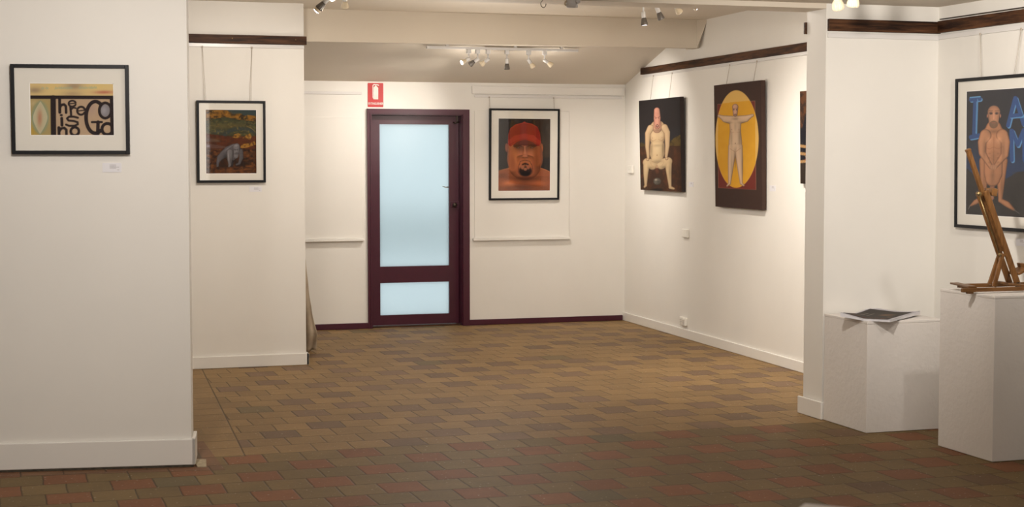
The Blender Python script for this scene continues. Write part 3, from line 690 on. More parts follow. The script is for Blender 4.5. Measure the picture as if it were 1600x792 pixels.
def paint_portrait():
    c = Canvas(210, 290, (120, 114), (524, 120), (108, 686), (512, 688), 8)
    c.fill((32, 27, 27)); t = c.noise(8, 120, 2)
    c.poly([(130, 150), (330, 120), (330, 340), (190, 300), (130, 250)], (56, 48, 44), .8, t); c.poly([(390, 100), (530, 100), (530, 420), (440, 430), (395, 300)], (66, 50, 38), .9)
    c.glow(480, 200, 30, 90, (50, 42, 36), .9); c.poly([(275, 100), (322, 100), (322, 200), (275, 200)], (26, 24, 28), .8)
    S = (188, 112, 78)
    c.poly([(95, 700), (95, 535), (160, 515), (200, 500), (320, 480), (440, 505), (480, 520), (530, 545), (530, 700)], (156, 88, 56))
    n = c.noise(50, 25, 3); c.poly([(95, 700), (95, 570), (530, 570), (530, 700)], (120, 68, 46), .7, n); c.glow(190, 625, 80, 30, (196, 112, 68), .8); c.glow(420, 630, 90, 28, (176, 98, 62), .8); c.glow(310, 650, 80, 50, (132, 72, 50), .7)
    c.cap([(120, 524), (165, 512), (200, 508)], 3, (220, 140, 84), 0, 3); c.cap([(440, 508), (480, 522), (516, 540)], 3, (214, 130, 78), 0, 3)
    c.ell(181, 345, 15, 38, (150, 84, 62), .4); c.ell(449, 350, 13, 40, (186, 106, 66), .4)
    # head: jowly, wide below
    c.cap([(320, 330), (320, 430)], [130, 140], S, .32, 3)
    c.ell(318, 500, 122, 100, (180, 102, 66), .38, 3)
    c.cap([(228, 330), (225, 500)], [40, 42], (196, 116, 76), .1, 18); c.cap([(412, 340), (412, 470)], [34, 34], (178, 98, 58), .1, 18)
    c.ell(318, 585, 80, 16, (128, 68, 48), .2, 10, a=.7); c.cap([(245, 575), (318, 598), (400, 570)], 4, (110, 56, 40), 0, 5, .7)
    # cap
    R = (140, 44, 32)
    c.poly([(190, 300), (195, 240), (212, 192), (250, 164), (318, 147), (380, 160), (420, 185), (440, 235), (445, 300), (430, 335), (200, 325)], R)
    c.cap([(210, 200), (255, 170), (318, 152), (378, 164), (418, 190)], 4, (196, 70, 46), 0, 5, .8); c.ell(320, 147, 11, 5, (176, 52, 36), .1, 1.5)
    c.cap([(318, 155), (320, 240)], 2, (112, 28, 20), 0, 2, .6); c.glow(270, 220, 40, 40, (134, 36, 28), .6); c.glow(400, 230, 30, 50, (140, 34, 22), .6)
    c.poly([(190, 292), (240, 252), (318, 236), (390, 250), (446, 300), (432, 338), (380, 300), (320, 280), (262, 296), (212, 338), (190, 322)], (166, 54, 40))
    c.cap([(200, 325), (260, 290), (320, 274), (382, 294), (434, 334)], 3, (110, 30, 24), 0, 3, .7)
    c.poly([(232, 330), (262, 300), (320, 284), (380, 302), (412, 330), (400, 345), (320, 325), (240, 345)], (96, 50, 44), .75)
    # modelling of the head
    c.tone(228, 470, 34, 110, .18); c.tone(410, 450, 34, 130, .24); c.tone(318, 590, 110, 26, .30); c.tone(318, 352, 100, 34, .34)
    c.tone(262, 450, 34, 60, -.12); c.tone(372, 440, 28, 50, -.08); c.tone(200, 620, 70, 26, -.16); c.tone(430, 622, 70, 26, -.10); c.tone(310, 660, 150, 26, .22); c.tone(140, 560, 60, 22, .2)
    # brow, eyes, nose
    for sx in (-1, 1):
        x = 320 + sx * 54
        c.tone(x, 340, 34, 16, .35); c.ell(x, 347, 17, 6, (66, 42, 42), 0, 3, a=.9); c.ell(x + 3, 346, 4, 3, (150, 140, 134), 0, 1.5, a=.8)
        c.cap([(x - 20, 355), (x, 360), (x + 20, 354)], 2, (120, 66, 50), 0, 3, .7)
        c.cap([(320 + sx * 88, 334), (320 + sx * 54, 325), (320 + sx * 18, 340)], 5, (60, 30, 28), 0, 4, .75)
        c.cap([(320 + sx * 27, 402), (320 + sx * 40, 428), (320 + sx * 58, 455)], 3, (124, 64, 46), 0, 5, .6)
        c.cap([(320 + sx * 16, 350), (320 + sx * 19, 400)], 4, (136, 74, 54), 0, 5, .55)
    c.cap([(320, 336), (320, 400)], [7, 11], (206, 132, 98), .15, 6, .8); c.ell(320, 412, 24, 17, (198, 120, 88), .3, 5, a=.9); c.tone(320, 424, 26, 7, .3)
    c.ell(306, 423, 5, 3, (80, 38, 32), 0, 1.5); c.ell(335, 423, 5, 3, (80, 38, 32), 0, 1.5)
    # goatee
    c.ell(321, 530, 62, 46, (40, 30, 30), .0, 16); c.ell(321, 552, 44, 22, (30, 24, 26), 0, 10)
    c.cap([(277, 478), (282, 455), (318, 443), (356, 453), (368, 478)], 4, (58, 36, 36), 0, 5, .95); c.cap([(274, 476), (266, 515)], 4, (62, 38, 36), 0, 5, .9); c.cap([(371, 476), (378, 515)], 4, (62, 38, 36), 0, 5, .9)
    c.ell(300, 496, 18, 26, (164, 100, 76), .1, 7); c.ell(344, 496, 17, 26, (160, 96, 72), .1, 7); c.ell(322, 515, 17, 15, (158, 100, 78), .1, 6)
    c.cap([(302, 478), (320, 470), (342, 478)], 8, (46, 28, 30), 0, 4); c.cap([(321, 478), (321, 492)], 5, (48, 30, 30), 0, 4); c.ell(321, 489, 11, 4, (134, 78, 64), 0, 3)
    return c
SK = (202, 172, 132)
def paint_squat():
    c = Canvas(150, 300, (20, 52), (331, 38), (42, 723), (346, 752), 11)
    c.fill((38, 33, 34)); c.blend(np.clip((c.Y - 250) / 130, 0, 1) * (c.Y < 470), (44, 46, 54))
    t = c.noise(30, 30, 4)
    c.poly([(20, 380), (45, 365), (75, 380), (75, 440), (20, 430)], (78, 62, 30)); c.poly([(255, 380), (290, 345), (335, 322), (350, 330), (370, 420), (260, 420)], (96, 78, 38)); c.poly([(255, 340), (370, 320), (370, 430), (255, 430)], (60, 46, 24), .8, np.clip((t - .5) * 4, 0, 1))
    c.poly([(20, 400), (70, 395), (150, 520), (260, 400), (330, 405), (370, 410), (370, 770), (20, 740)], (62, 40, 28)); t = c.noise(24, 40, 4)
    c.poly([(20, 410), (370, 410), (370, 770), (20, 740)], (92, 54, 32), .8, np.clip((t - .5) * 4, 0, 1)); c.glow(310, 500, 45, 80, (88, 52, 32), .7); c.ell(170, 728, 60, 14, (20, 17, 17), 0, 8, a=.9)
    c.ell(170, 665, 32, 26, (66, 58, 48), .2, 3); 
    c.ell(170, 664, 31, 28, (104, 98, 88), .45, 3); c.glow(160, 652, 12, 9, (186, 178, 160), .9); c.tone(178, 672, 16, 12, .4)
    for k in range(5): c.cap([(146 + k * 8, 676 - (k % 2) * 9), (152 + k * 8, 672 + (k % 2) * 8), (160 + k * 8, 680 - (k % 2) * 12)], 1.2, (160, 152, 136), 0, 1.5, .6)
    P = [([(168, 262), (168, 345)], [58, 56]), ([(168, 400), (168, 455), (168, 500)], [57, 58, 46])]
    for sx, kx, fx, fy in ((-1, 88, 82, 700), (1, 250, 266, 722)):
        P.append(([(168 + sx * 34, 535), (kx, 518)], [42, 33]))
        P.append(([(kx - sx * 0, 515), (kx + sx * 6, 600), (fx, fy - 14)], [30, 21, 12]))
        P.append(([(fx, fy - 8), (fx - 8 if sx < 0 else fx + 26, fy + 2)], [13, 10]))
    c.body(P, (206, 178, 138), .30)
    c.glow(166, 575, 13, 22, (110, 64, 48), .8); c.cap([(167, 545), (168, 560)], 7, (188, 150, 118), .3, 3)
    for sx in (-1, 1):
        c.cap([(168 + sx * 20, 574), (168 + sx * 48, 588), (168 + sx * 66, 584)], 3, (140, 98, 72), 0, 5, .6)
        c.cap([(168 + sx * 52, 520), (168 + sx * 40, 545), (168 + sx * 20, 556)], 2.4, (150, 104, 80), 0, 4, .6)
        c.cap([(168 + sx * 46, 300), (168 + sx * 52, 380), (168 + sx * 56, 460)], 4, (150, 108, 80), 0, 6, .7)
        c.body([([(168 + sx * 52, 262), (168 + sx * 74, 300), (168 + sx * 76, 400), (168 + sx * 68, 482)], [28, 23, 18, 12]), ([(168 + sx * 72, 496)], [13])], (204, 174, 136), .28)
        c.glow(168 + sx * 30, 316, 24, 26, (216, 188, 150), .6); c.cap([(168 + sx * 8, 348), (168 + sx * 34, 360), (168 + sx * 54, 342)], 2.6, (146, 102, 76), 0, 3, .75)
        c.ell(168 + sx * 36, 336, 4, 5, (176, 116, 96), 0, 2, a=.7)
    c.ell(168, 467, 4, 7, (120, 84, 60), 0, 2); c.cap([(130, 512), (168, 528), (206, 510)], 3, (150, 106, 80), 0, 4, .6); c.glow(168, 420, 26, 50, (214, 190, 152), .6)
    c.tone(125, 420, 10, 70, .22); c.tone(212, 420, 10, 70, .26); c.tone(168, 395, 40, 10, .14); c.tone(168, 515, 50, 16, .18); c.tone(88, 560, 12, 60, -.06); c.tone(262, 600, 10, 60, .16); c.tone(120, 560, 26, 12, .16); c.tone(218, 560, 26, 12, .18)
    # head
    c.body([([(167, 232), (167, 268)], [34, 34])], (192, 150, 122), .2); c.tone(167, 280, 34, 12, .2)
    c.body([([(163, 130), (166, 190), (168, 250)], [23, 28, 22])], (200, 142, 122), .3)
    c.cap([(148, 178), (163, 187)], 2.4, (96, 52, 46), 0, 1.5); c.cap([(185, 176), (171, 187)], 2.4, (96, 52, 46), 0, 1.5)
    c.ell(155, 191, 5, 3, (70, 40, 40), 0, 1.5); c.ell(179, 190, 5, 3, (70, 40, 40), 0, 1.5)
    c.cap([(167, 190), (167, 225)], 4, (214, 164, 140), .2, 3); c.ell(167, 247, 12, 13, (104, 56, 50), .1, 2); c.ell(167, 246, 7, 6, (190, 160, 140), 0, 2)
    for k in range(3): c.cap([(150, 150 + 8 * k), (180, 148 + 8 * k)], 1.4, (150, 92, 80), 0, 1.5, .6)
    return c
def paint_oval():
    c = Canvas(150, 320, (28, 48), (298, 22), (37, 743), (303, 770), 14)
    c.fill((60, 42, 36)); n = c.noise(40, 60, 3); c.blend(n * .25, (72, 50, 42))
    c.poly([(50, 156), (268, 139), (272, 652), (55, 636)], (110, 46, 38)); 
    for a, b in (((50, 156), (268, 139)), ((268, 139), (272, 652)), ((272, 652), (55, 636)), ((55, 636), (50, 156))): c.cap([a, b], 1.4, (168, 130, 104), 0, 1.2, .8)
    c.ell(162, 357, 126, 283, (220, 178, 98), .02, 2)
    m = ((((c.X - 162) / 123) ** 2 + ((c.Y - 357) / 280) ** 2) < 1) & (c.X > 53) & (c.X < 269) & (c.Y > 152 - (c.X - 50) * .078)
    n = c.noise(60, 60, 3); c.blend(m * 1., (212, 156, 42)); c.blend(m * np.clip((n - .4) * 1.5, 0, 1) * .6, (226, 172, 60))
    S = (204, 172, 140)
    # plain standing figure with outstretched arms
    P = [([(156, 255), (156, 310), (156, 375)], [36, 33, 40]), ([(156, 400)], [34])]
    for sx in (-1, 1):
        P.append(([(156 + sx * 16, 400), (156 + sx * 24, 480), (156 + sx * 30, 560), (156 + sx * 34, 612)], [27, 21, 14, 9]))
        P.append(([(156 + sx * 34, 612), (156 + sx * 48, 626)], [9, 6]))
        P.append(([(156 + sx * 24, 246), (156 + sx * 60, 240), (156 + sx * 88, 226)], [25, 21, 11])); P.append(([(156 + sx * 97, 222)], [10]))
    c.body(P, (208, 178, 148), .26)
    c.glow(156, 355, 24, 40, (216, 190, 160), .6)
    for sx in (-1, 1): c.cap([(156 + sx * 8, 316), (156 + sx * 22, 321), (156 + sx * 33, 308)], 2.2, (158, 118, 98), 0, 3, .7); c.ell(156 + sx * 21, 302, 3, 3, (160, 112, 96), 0, 1.5)
    c.ell(156, 382, 3.5, 4, (130, 96, 80), 0, 1.5); c.cap([(126, 412), (156, 432), (186, 410)], 2.6, (158, 116, 92), 0, 3, .7); c.cap([(156, 432), (156, 520)], 2.2, (150, 108, 80), 0, 3, .6)
    c.tone(133, 350, 8, 60, .16); c.tone(181, 350, 9, 60, .2); c.tone(156, 240, 24, 10, .22); c.tone(156, 285, 8, 30, .1); c.tone(120, 262, 26, 8, .14); c.tone(192, 262, 26, 8, .14)
    c.tone(134, 500, 6, 80, .12); c.tone(196, 500, 6, 80, .16); c.tone(156, 470, 8, 60, .2)
    c.body([([(156, 172), (156, 215)], [19, 14])], (198, 156, 132), .3)
    c.ell(156, 220, 12, 10, (130, 104, 90), .2, 4, a=.7)
    for sx in (-1, 1): c.ell(156 + sx * 8, 188, 5, 4, (70, 56, 66), 0, 1.5); c.cap([(156 + sx * 3, 181), (156 + sx * 13, 180)], 1.6, (90, 60, 52), 0, 1.2)
    c.cap([(156, 188), (156, 206)], 3, (212, 172, 148), .2, 2); c.cap([(149, 214), (163, 214)], 1.6, (110, 60, 54), 0, 1.5)
    return c
def paint_rope():
    c = Canvas(110, 220, (26, 42), (250, 12), (40, 742), (262, 775), 17)
    c.fill((26, 24, 32)); t = c.noise(24, 30, 4)
    c.poly([(20, 30), (110, 30), (104, 120), (70, 240), (50, 320), (28, 330)], (92, 58, 36)); c.poly([(20, 30), (110, 30), (104, 120), (70, 240), (50, 320), (28, 330)], (44, 30, 24), .9, np.clip((t - .45) * 4, 0, 1))
    c.poly([(20, 590), (270, 590), (270, 790), (20, 780)], (48, 38, 30)); 
    c.cap([(110, 300), (110, 420)], [22, 30], (196, 160, 140), .3, 3); c.ell(106, 285, 24, 40, (196, 152, 60), .3, 4)
    for y in (455, 512, 576):
        c.cap([(36, y), (250, y + (40 if y < 560 else 0))], 13, (180, 140, 92), .4, 2)
        for k in range(16): c.cap([(40 + 14 * k, y - 9 + k * (2.6 if y < 560 else 0)), (50 + 14 * k, y + 9 + k * (2.6 if y < 560 else 0))], 1.8, (116, 84, 52), 0, 1.2, .8)
    for k in range(14):
        a = k * 2 * PI / 14; c.cap([(100, 560), (100 + 26 * math.cos(a), 560 + 56 * math.sin(a))], [9, 2], (196, 52, 38) if k % 2 else (214, 196, 180), 0, 2)
    c.cap([(50, 430), (56, 560), (62, 660)], 1.2, (130, 120, 110), 0, 1.2, .6)
    return c
def paint_iam():
    c = Canvas(230, 420, (67, 125), (374, 106), (70, 697), (374, 717), 21)
    c.fill((38, 38, 46)); c.blend(np.clip((c.Y - 330) / 140, 0, 1) * .9, (34, 54, 90))
    t = c.noise(40, 40, 4); c.poly([(60, 470), (130, 530), (200, 560), (270, 530), (320, 500), (380, 495), (380, 730), (60, 730)], (40, 36, 36)); c.poly([(60, 500), (380, 500), (380, 730), (60, 730)], (56, 48, 44), .6, np.clip((t - .5) * 3, 0, 1))
    B1 = (58, 112, 168); B2 = (40, 74, 128)
    def blk(pts, w=15): c.cap([(x + 5, y + 5) for x, y in pts], w, (88, 142, 190), 0, 2); c.cap(pts, w, B2, 0, 2)
    for pts in ([(90, 164), (134, 160)], [(112, 165), (108, 335)], [(92, 338), (134, 330)]): blk(pts, 11)
    c.cap([(86, 155), (136, 151)], 4, (96, 152, 200), 0, 2); c.cap([(119, 175), (117, 320)], 3, (84, 134, 184), 0, 2)
    for pts in ([(304, 158), (272, 285)], [(306, 158), (345, 280)], [(285, 240), (332, 236)]): blk(pts, 10)
    for pts in ([(288, 308), (292, 445)], [(292, 310), (318, 375)], [(318, 375), (345, 306)], [(346, 306), (350, 445)]): blk(pts, 10)
    S = (176, 122, 86); S2 = (188, 134, 98)
    P = [([(160, 450), (160, 540), (160, 618)], [26, 19, 11]), ([(160, 618), (118, 640), (97, 654)], [12, 13, 6]),
         ([(248, 450), (242, 540), (240, 632)], [26, 20, 11]), ([(240, 632), (272, 650), (304, 676)], [12, 15, 7])]
    c.cap([(200, 540), (202, 622)], [16, 9], (160, 108, 82), .3, 3)
    c.body(P, S, .3)
    c.cap([(92, 655), (84, 672)], [4, 2], (130, 124, 116), 0, 2); c.cap([(304, 676), (330, 694)], [5, 2], (120, 116, 110), 0, 2)
    c.body([([(204, 335), (204, 420), (204, 505)], [58, 46, 46]), ([(202, 530)], [38]), ([(204, 300), (204, 330)], [40, 52])], (184, 128, 92), .3)
    c.cap([(172, 345), (168, 420), (184, 466)], 3, (120, 76, 52), 0, 4, .7); c.cap([(238, 345), (240, 420), (224, 466)], 3, (120, 76, 52), 0, 4, .7)
    c.body([([(165, 330), (148, 362), (150, 410), (192, 474)], [30, 22, 19, 12])], S2, .28); c.body([([(245, 330), (262, 362), (258, 420), (214, 474)], [30, 22, 19, 12])], S2, .28)
    c.glow(184, 358, 18, 20, (204, 150, 114), .7); c.glow(228, 356, 18, 20, (204, 150, 114), .7)
    c.cap([(206, 340), (206, 500)], 2., (124, 78, 52), 0, 3, .7); c.cap([(162, 384), (184, 393), (206, 384), (228, 393), (250, 382)], 2.2, (128, 80, 54), 0, 3, .7)
    for k in range(4): c.cap([(186, 408 + 18 * k), (226, 407 + 18 * k)], 1.4, (140, 90, 62), 0, 2, .6)
    c.ell(205, 478, 19, 14, (200, 148, 114), .2, 3)
    for k in range(4): c.cap([(192 + 8 * k, 472), (195 + 8 * k, 487)], 1., (130, 84, 62), 0, 1.2, .8)
    c.cap([(170, 545), (202, 574), (236, 545)], 2.4, (122, 78, 56), 0, 3, .6)
    c.tone(204, 312, 40, 12, .22); c.tone(206, 440, 16, 50, .16); c.tone(160, 400, 8, 50, .16); c.tone(252, 400, 10, 60, .2); c.tone(160, 560, 8, 60, .16); c.tone(246, 570, 8, 60, .2); c.tone(202, 520, 14, 40, .22); c.tone(184, 346, 14, 12, -.12); c.tone(228, 346, 14, 12, -.12)
    for k in range(3): c.tone(186, 415 + 20 * k, 8, 5, .14); c.tone(226, 415 + 20 * k, 8, 5, .14)
    # head
    c.cap([(204, 222), (204, 268)], [32, 25], (190, 136, 104), .35, 3); c.ell(204, 280, 23, 20, (122, 92, 70), .2, 5); c.ell(173, 240, 4, 12, (176, 118, 90), .2, 2); c.ell(236, 240, 4, 12, (176, 118, 90), .2, 2)
    for sx in (-1, 1): c.ell(204 + sx * 14, 228, 11, 8, (104, 76, 66), .1, 3); c.ell(204 + sx * 14, 229, 5, 3, (34, 30, 32), 0, 1.5); c.cap([(204 + sx * 5, 217), (204 + sx * 25, 216)], 2.2, (96, 66, 50), 0, 2)
    c.cap([(204, 228), (204, 252)], [5, 8], (206, 150, 118), .25, 2.5); c.cap([(194, 272), (214, 272)], 2.6, (150, 92, 78), 0, 2)
    for k in range(3): c.cap([(186, 197 + 7 * k), (222, 197 + 7 * k)], 1.2, (150, 100, 76), 0, 1.5, .6)
    return c

# ------------------------------------------------------------------ pictures
def picture_root(w, tl, tr, bl, br, depth, label, tilt, group=None, off=.002):
    if 'red cap' in label: off = .0135
    """corners in the photo -> width/height on the plane `depth` in front of the wall"""
    P = [w.at(*p, depth) for p in (tl, tr, bl, br)]
    u0 = (P[0][0] + P[2][0]) / 2; u1 = (P[1][0] + P[3][0]) / 2; z1 = (P[0][1] + P[1][1]) / 2; z0 = (P[2][1] + P[3][1]) / 2
    o = thing('framed_picture', label, 'picture', w.pt((u0 + u1) / 2, off, z0), (math.radians(tilt), 0, w.rz), group)
    return o, u1 - u0, z1 - z0, (u0 + u1) / 2, z0
def wires(t, wd, h, zrail, xs, xr, tilt, z0, dep):
    """double wire loops from the picture top up to the hanging rail"""
    H = (zrail - z0) ; ta = math.radians(tilt)
    for x, x2 in zip(xs, xr):
        m = MB(); 
        top = Vector((x2, H * math.sin(ta), H * math.cos(ta))) + Vector((0, -.014 * math.cos(ta), .014 * math.sin(ta)))
        m.tube([(x - .006, -dep * .5, h - .002), tuple(top + Vector((-.001, 0, 0)))], .0011, 5)
        m.tube([(x + .006, -dep * .5, h - .002), tuple(top + Vector((.002, 0, 0)))], .0011, 5)
        m.bbox(tuple(top + Vector((-.006, -.004, -.008))), tuple(top + Vector((.006, .004, .006))), .001)
        m.build('hanging_wire', M['wire'], t)
def framed(w, corners, print_frac, painter, label, fw, dep, tilt, zrail, xs, xr, gain=1., glass=True):
    t, wd, h, uc, z0 = picture_root(w, *corners, dep, label, tilt)
    m = MB(); a, b = wd / 2, wd / 2 - fw
    for (p, q) in (((-a, 0), (-b, h)), ((b, 0), (a, h)), ((-b, 0), (b, fw)), ((-b, h - fw), (b, h))):
        m.bbox((p[0], 0, p[1]), (q[0], -dep, q[1]), .0015)
    m.build('frame', M['black'], t)
    m = MB(); m.box((-b, -.004, fw), (b, -.008, h - fw))
    o = m.build('backing_board', M['inside'], t)
    fx0, fx1, fz0, fz1 = print_frac      # print window as fractions of the frame's outer size (z from the top)
    X0, X1 = -a + fx0 * wd, -a + fx1 * wd; Z1, Z0 = h * (1 - fz0), h * (1 - fz1)
    y = -dep * .55
    m = MB(); fr(m, -b, b, fw, h - fw, X0, X1, Z0, Z1, y, y - .003)
    m.mi = 1; e = .004
    for q in (((X0, Z0), (X0 + e, Z1)), ((X1 - e, Z0), (X1, Z1)), ((X0, Z0), (X1, Z0 + e)), ((X0, Z1 - e), (X1, Z1))): m.box((q[0][0], y, q[0][1]), (q[1][0], y - .0022, q[1][1]))
    m.build('mount', [M['mat'], M['matcut']], t)
    c = painter(); g = c.mesh('print', X1 - X0, Z1 - Z0, y + .0005 - .001, t, gain)
    # move the printed sheet to the window
    me = g.data; off = Vector(((X0 + X1) / 2, 0, Z0))
    me.transform(Matrix.Translation(off))
    if glass:
        m = MB(); m.add([(-b, -dep * .8, fw), (b, -dep * .8, fw), (b, -dep * .8, h - fw), (-b, -dep * .8, h - fw)], [(0, 1, 2, 3)]); m.build('glazing', M['glass'], t)
    if xs: wires(t, wd, h, zrail, xs, xr, tilt, z0, dep)
    return t
def canvas(w, corners, painter, label, dep, tilt, zrail, xs, xr, gain=1., side=(40, 28, 26)):
    t, wd, h, uc, z0 = picture_root(w, *corners, dep, label, tilt)
    t.name = 'canvas_painting'
    a = wd / 2; m = MB(); m.bbox((-a, 0, 0), (a, -dep + .0015, h), .002)
    m.build('stretcher', plain('painted_canvas_edge', srgb(side), .7, noise=.1, nscale=30, bump=.1, bscale=200), t)
    c = painter(); c.mesh('painted_face', wd - .001, h - .001, -dep, t, gain)
    if xs: wires(t, wd, h, zrail, xs, xr, tilt, z0, dep)
    return t
GAIN = 1.25
framed(W_LEFT, ((15, 98), (201, 103), (19.5, 240), (202.5, 241.5)), (.155, .872, .205, .795), paint_lettering,
       'black framed lettering picture reading There is no God on the left wall', .019, .035, 1.2, 0, None, None, 1.0)
framed(W_COL, ((307, 156), (415, 158.5), (308, 285), (415, 285.5)), (.125, .872, .105, .893), paint_ape,
       'black framed picture of a grey ape on brown ground, short left wall', .019, .03, 1.0, 2.52, (-.20, .15), (-.215, .17), .82)
framed(W_BACK, ((765, 168.6), (874.5, 171), (763, 311.5), (872, 313)), (.125, .875, .105, .903), paint_portrait,
       'black framed portrait of a man in a red cap on the back wall', .019, .03, 1.0, 2.252, (-.36, .31), (-.36, .31), .88)
framed(W_R2, ((1492, 124), (1624, 112.5), (1493.5, 354.5), (1624, 365)), (.125, .885, .085, .912), paint_iam,
       'black framed I AM picture of a bearded man on the near right wall', .02, .03, .6, 2.415, (-.17, .17), (-.20, .21), .95)
canvas(W_RIGHT, ((999.3, 155.8), (1064, 153), (1003.7, 295.5), (1067, 301)), paint_squat,
       'dark canvas of a squatting bald man, nearest the back corner', .042, 1.5, 2.443, (-.28, .22), (-.28, .22), .72)
canvas(W_RIGHT, ((1117.6, 133), (1191, 126), (1120, 321.7), (1192.3, 329)), paint_oval,
       'brown canvas with a yellow oval and a pale standing figure', .042, 1.2, 2.443, (-.26, .30), (-.26, .30), .98, (58, 36, 26))
t = canvas(W_RIGHT, ((1250.3, 143.5), (1294, 138), (1253, 285), (1295, 290)), paint_rope,
       'dark canvas with ropes, half hidden behind the partition', .03, 1.0, 2.443, None, None, .8)

# label cards
def card(w, px0, py0, px1, py1, label, lines=4):
    u0, z1 = w.at(px0, py0); u1, z0 = w.at(px1, py1)
    m = MB(); t = thing('label_card', label, 'label', w.pt((u0 + u1) / 2, .0, z0), (0, 0, w.rz))
    W, H = u1 - u0, z1 - z0
    m.box((-W / 2, 0, 0), (W / 2, -.0025, H)); m.build('card', M['card'], t)
    m = MB(); 
    for k in range(lines):
        z = H * (.78 - .12 * k); L = (.34, .33, .5, .34, .4)[k % 5] * W
        m.box((-W * .12, -.0024, z - H * .02), (-W * .12 + L, -.003, z + H * .025))
    m.box((W * .27, -.0024, H * .24), (W * .38, -.003, H * .28))
    m.build('printed_lines', M['inklight'], t)
card(W_LEFT, 160, 254.5, 190, 269, 'pale label card right below the lettering picture')
card(W_COL, 389.5, 291.5, 409, 299.5, 'pale label card below the ape picture')
card(W_BACK, 875, 282.5, 889, 289.5, 'pale label card right of the red cap portrait', 3)
card(W_RIGHT, 1077, 284, 1083.5, 292, 'pale label card right of the squatting man canvas', 3)
card(W_RIGHT, 1203, 289.5, 1212, 299, 'pale label card right of the yellow oval canvas', 3)
card(W_R2, 1588, 372, 1604, 385, 'pale label card below the I AM picture', 3)

# ------------------------------------------------------------------ fire sign
def textmesh(s, size, mat):
    cu = bpy.data.curves.new('t', 'FONT'); cu.body = s; cu.size = size; cu.align_x = 'CENTER'; cu.extrude = .0; cu.offset = size * .02
    o = bpy.data.objects.new('t', cu); COL.objects.link(o); bpy.context.view_layer.update()
    dg = bpy.context.evaluated_depsgraph_get(); me = bpy.data.meshes.new_from_object(o.evaluated_get(dg))
    bpy.data.objects.remove(o); return me
su0, sz1 = W_BACK.at(574.5, 129.5); su1, sz0 = W_BACK.at(599, 167.5)
sw, sh = su1 - su0, sz1 - sz0
t = thing('fire_sign', 'red fire extinguisher sign above the door', 'sign', W_BACK.pt((su0 + su1) / 2, 0, sz0), (0, 0, W_BACK.rz))
def rr(x0, x1, z0, z1, r, n=5):
    out = []
    for cx_, cz_, a in ((x1 - r, z1 - r, 0), (x0 + r, z1 - r, 90), (x0 + r, z0 + r, 180), (x1 - r, z0 + r, 270)):
        for k in range(n + 1): b_ = math.radians(a + 90 * k / n); out.append((cx_ + r * math.cos(b_), cz_ + r * math.sin(b_)))
    return out
MB().prism(rr(-sw / 2, sw / 2, 0, sh, .008), 0, -.003).build('plate', M['signred'], t)
def sx(x): return (x - 285) / 320 * sw
def sz_(y): return (632 - y) / 505 * sh
m = MB()
m.prism([(sx(x), sz_(y)) for x, y in ((240, 470), (338, 470), (340, 230), (318, 202), (300, 188), (300, 178), (276, 178), (276, 190), (258, 205), (245, 228))][::-1], -.003, -.0045)
m.prism([(sx(x), sz_(y)) for x, y in ((222, 180), (236, 158), (262, 152), (340, 156), (356, 172), (354, 190), (330, 176), (290, 172), (250, 172), (240, 186), (236, 430), (242, 452), (232, 450), (222, 430))][::-1], -.003, -.0045)
m.build('pictogram', M['signw'], t)
for s_, size, zz in (('FIRE', .030, .085), ('EXTINGUISHER', .0235, .025)):
    me = textmesh(s_, size * 1.12, None)
    xs = [v.co.x for v in me.vertices]; k = {'FIRE': .30, 'EXTINGUISHER': .95}[s_] * sw / (max(xs) - min(xs)); zc = 1.0
    me.transform(Matrix.Diagonal((k, 1.15 if s_ == 'EXTINGUISHER' else 1.1, 1, 1)))
    me.transform(Matrix.Rotation(PI / 2, 4, 'X')); me.transform(Matrix.Translation((0, -.0045, zz * sh / .239)))
    me.materials.clear(); me.materials.append(M['signw'])
    o = bpy.data.objects.new('lettering', me); COL.objects.link(o); o.parent = t

# ------------------------------------------------------------------ switches and outlet
def plate(w, px0, py0, px1, py1, label, name, cat, depth=.03):
    u0, z1 = w.at(px0, py0, depth); u1, z0 = w.at(px1, py1, depth)
    t = thing(name, label, cat, w.pt((u0 + u1) / 2, 0, z0), (0, 0, w.rz)); W, H = u1 - u0, z1 - z0
    MB().bbox((-W / 2, 0, 0), (W / 2, -depth, H), .006).build('plate', M['hang'], t)
    return t, W, H
t, W_, H_ = plate(W_RIGHT, 1064.5, 357.5, 1073, 371.5, 'square white blank plate on the right wall, between the canvases and floor', 'blank_plate', 'wall plate', .026)
t, W_, H_ = plate(W_RIGHT, 980, 258.5, 986.5, 270.5, 'small white light switch beside the back corner', 'light_switch', 'switch', .03)
MB().bbox((-.014, -.03, H_ * .42), (.014, -.038, H_ * .62), .002).build('rocker', M['hang'], t)
t, W_, H_ = plate(W_RIGHT, 1061.5, 494.5, 1069.5, 509.5, 'white double power outlet just above the right baseboard', 'power_outlet', 'outlet', .03)
for sx_ in (-1, 1):
    MB().bbox((sx_ * W_ * .24 - .012, -.03, H_ * .68), (sx_ * W_ * .24 + .012, -.036, H_ * .82), .002).build('rocker', M['hang'], t)
    m = MB()
    for q in ((-.010, .45), (.010, .45), (0, .25)): m.box((sx_ * W_ * .24 + q[0] - .0025, -.0295, H_ * q[1] - .006), (sx_ * W_ * .24 + q[0] + .0025, -.0306, H_ * q[1] + .006))
    m.build('socket_slots', M['ink'], t)

